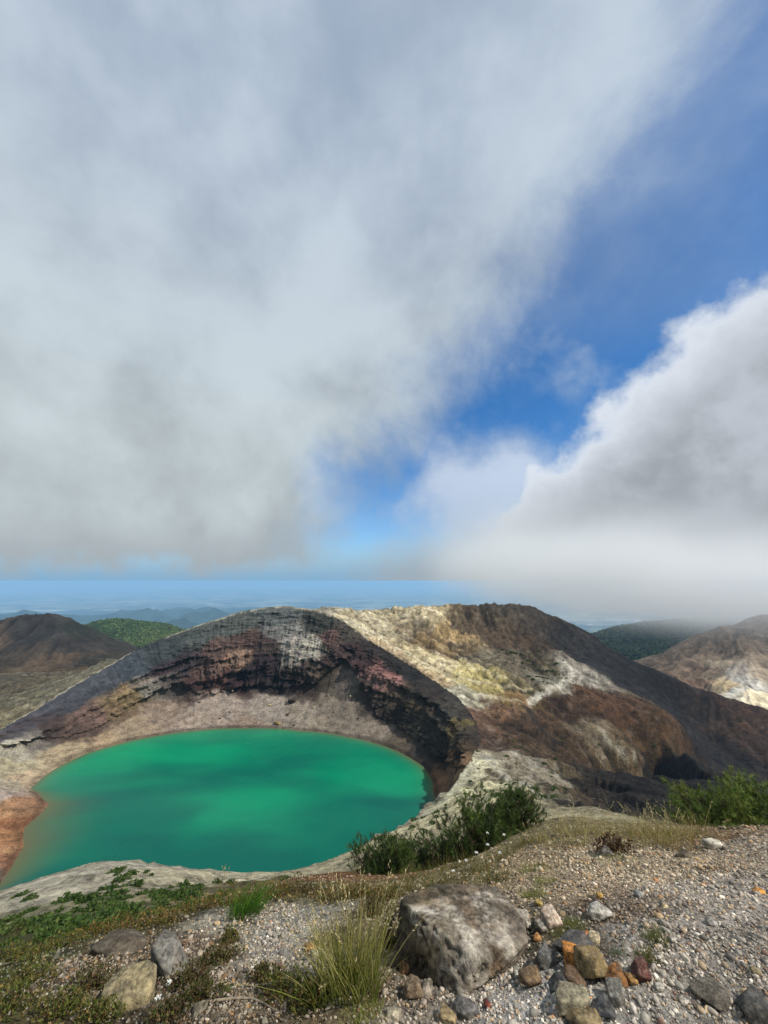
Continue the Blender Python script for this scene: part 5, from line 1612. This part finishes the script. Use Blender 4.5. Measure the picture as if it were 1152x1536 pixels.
def scree_rock(px, py, size, rgb, label, seed, group=None):
    p = pick(_wv, [(px, py)])[0]
    rng = np.random.default_rng(seed)
    P, F = cut_rock(3, rnd_planes(rng, 8), .05, seed, soft=40)
    sc = np.array([1, .7, .6]) * size * .5 * rng.uniform(.8, 1.2, 3)
    col = stone_colors(P, lin(*rgb, K), lin(*rgb, K * .6), seed)
    o = link('fallen_rock', make_mesh('fallen_rock', P * sc, F, col), screemat, loc=p + np.array([0, -.2, sc[2] * .3]))
    o.rotation_euler = (rng.uniform(-.3, .3), rng.uniform(-.3, .3), rng.uniform(0, 3))
    tag(o, label, 'rock', group)


screemat = mat_col('fallen_rock_surface', var=.5, vscale=.6, bump=.6, bscale=2, bdist=.2)
for i, (x, y, sz, c, lab) in enumerate(ROCKS):
    scree_rock(x, y, sz, c, lab, 1500 + i)
for i, (x, y) in enumerate(GREYR):
    scree_rock(x, y, 1.6 + (i % 4) * .5, (96, 78, 68) if i % 3 else (190, 176, 150), 'small rock fallen on the pale scree above the lake', 1520 + i, 'rocks on the scree')
for i, (x, y) in enumerate(WHITE):
    scree_rock(x, y, 1.8 + (i % 3) * .8, (222, 210, 182), 'pale cream block in the grey debris fan under the peak', 1560 + i, 'pale blocks in the debris fan')

# ------------------------------------------------------------------ far woods and towns
def wood(name, V, poly, n, rmin, rmax, cols, label, seed, mul=.8):
    rng = np.random.default_rng(seed)
    px, py, d = project(V)
    k = np.where(poly(px, py))[0]
    P = V[rng.choice(k, min(n, len(k)), replace=False)]
    n = len(P)
    B, F = ICO[1]
    r = rng.uniform(rmin, rmax, n)
    X = B[None] * (r[:, None, None] * np.array([1, 1, .9])) * (1 + .25 * rng.normal(size=(n, len(B), 1))) + P[:, None] + np.array([0, 0, 1])[None, None] * (r[:, None, None] * .3)
    c = np.array([lin(*q, mul) for q in cols])[rng.integers(0, len(cols), n)] * rng.uniform(.7, 1.3, (n, 1))
    me = make_mesh(name, X.reshape(-1, 3), (F[None] + (np.arange(n) * len(B))[:, None, None]).reshape(-1, 3), np.repeat(c, len(B), 0), True)
    tag(link(name, me, farleaf), label, kind='stuff')


farleaf = mat_col('far_foliage', var=.5, vscale=.2, bump=.5, bscale=.6, bdist=2)
wood('hill_wood', green_V, lambda x, y: (x > 60) & (x < 420) & (y < 1010), 6000, 1.4, 4.8, [(62, 84, 44), (78, 98, 52), (50, 68, 38), (92, 106, 62)], 'bushy woodland covering the green hill at left', 1601)
wood('valley_wood', wood_V, lambda x, y: (x > 860) & (x < 1152) & (y < 1010), 4200, 5, 9, [(46, 62, 38), (58, 74, 42), (38, 52, 34)], 'dark woodland on the slope under the cloud', 1602)


def town(px, py, n, spread, label, seed):
    rng = np.random.default_rng(seed)
    d = raydir(px, py)
    c = d * (-1560 / d[2])
    pos = np.column_stack([rng.normal(c[0], spread, n), rng.normal(c[1], spread * 2.0, n)])
    w = rng.uniform(14, 46, (n, 2)); h = rng.uniform(10, 40, n)
    cube = np.array([[x, y, z] for z in (0, 1) for y in (-1, 1) for x in (-1, 1)], float)
    f = np.array([[0, 2, 3, 1], [4, 5, 7, 6], [0, 1, 5, 4], [2, 6, 7, 3], [0, 4, 6, 2], [1, 3, 7, 5]])
    V = cube[None] * np.column_stack([w, h])[:, None] + np.column_stack([pos, np.full(n, plain_top)])[:, None]
    col = np.repeat(lin(240, 238, 230, .95)[None] * rng.uniform(.7, 1, (n, 1)), 8, 0)
    me = make_mesh('town', V.reshape(-1, 3), (f[None] + (np.arange(n) * 8)[:, None, None]).reshape(-1, 4), col, False)
    tag(link('town', me, farwall), label, kind='stuff')


plain_top = -1600.0
farwall = mat_col('far_house_wall', var=.1, vscale=.05, bump=0, bscale=1)
for i, (x, y, n, sp, lab) in enumerate([(500, 916, 260, 420, 'pale distant town behind the crater peak'), (640, 906, 60, 500, 'faint town strip behind the summit ridge'), (905, 940, 200, 200, 'white distant town right of the summit ridge'),
                                        (930, 930, 120, 300, 'scattered far houses above the right town'), (235, 908, 120, 350, 'faint pale town in the blue hills at left'), (440, 898, 120, 700, 'hazy settlement line far out on the plain')]):
    town(x, y, n, sp, lab, 1700 + i)
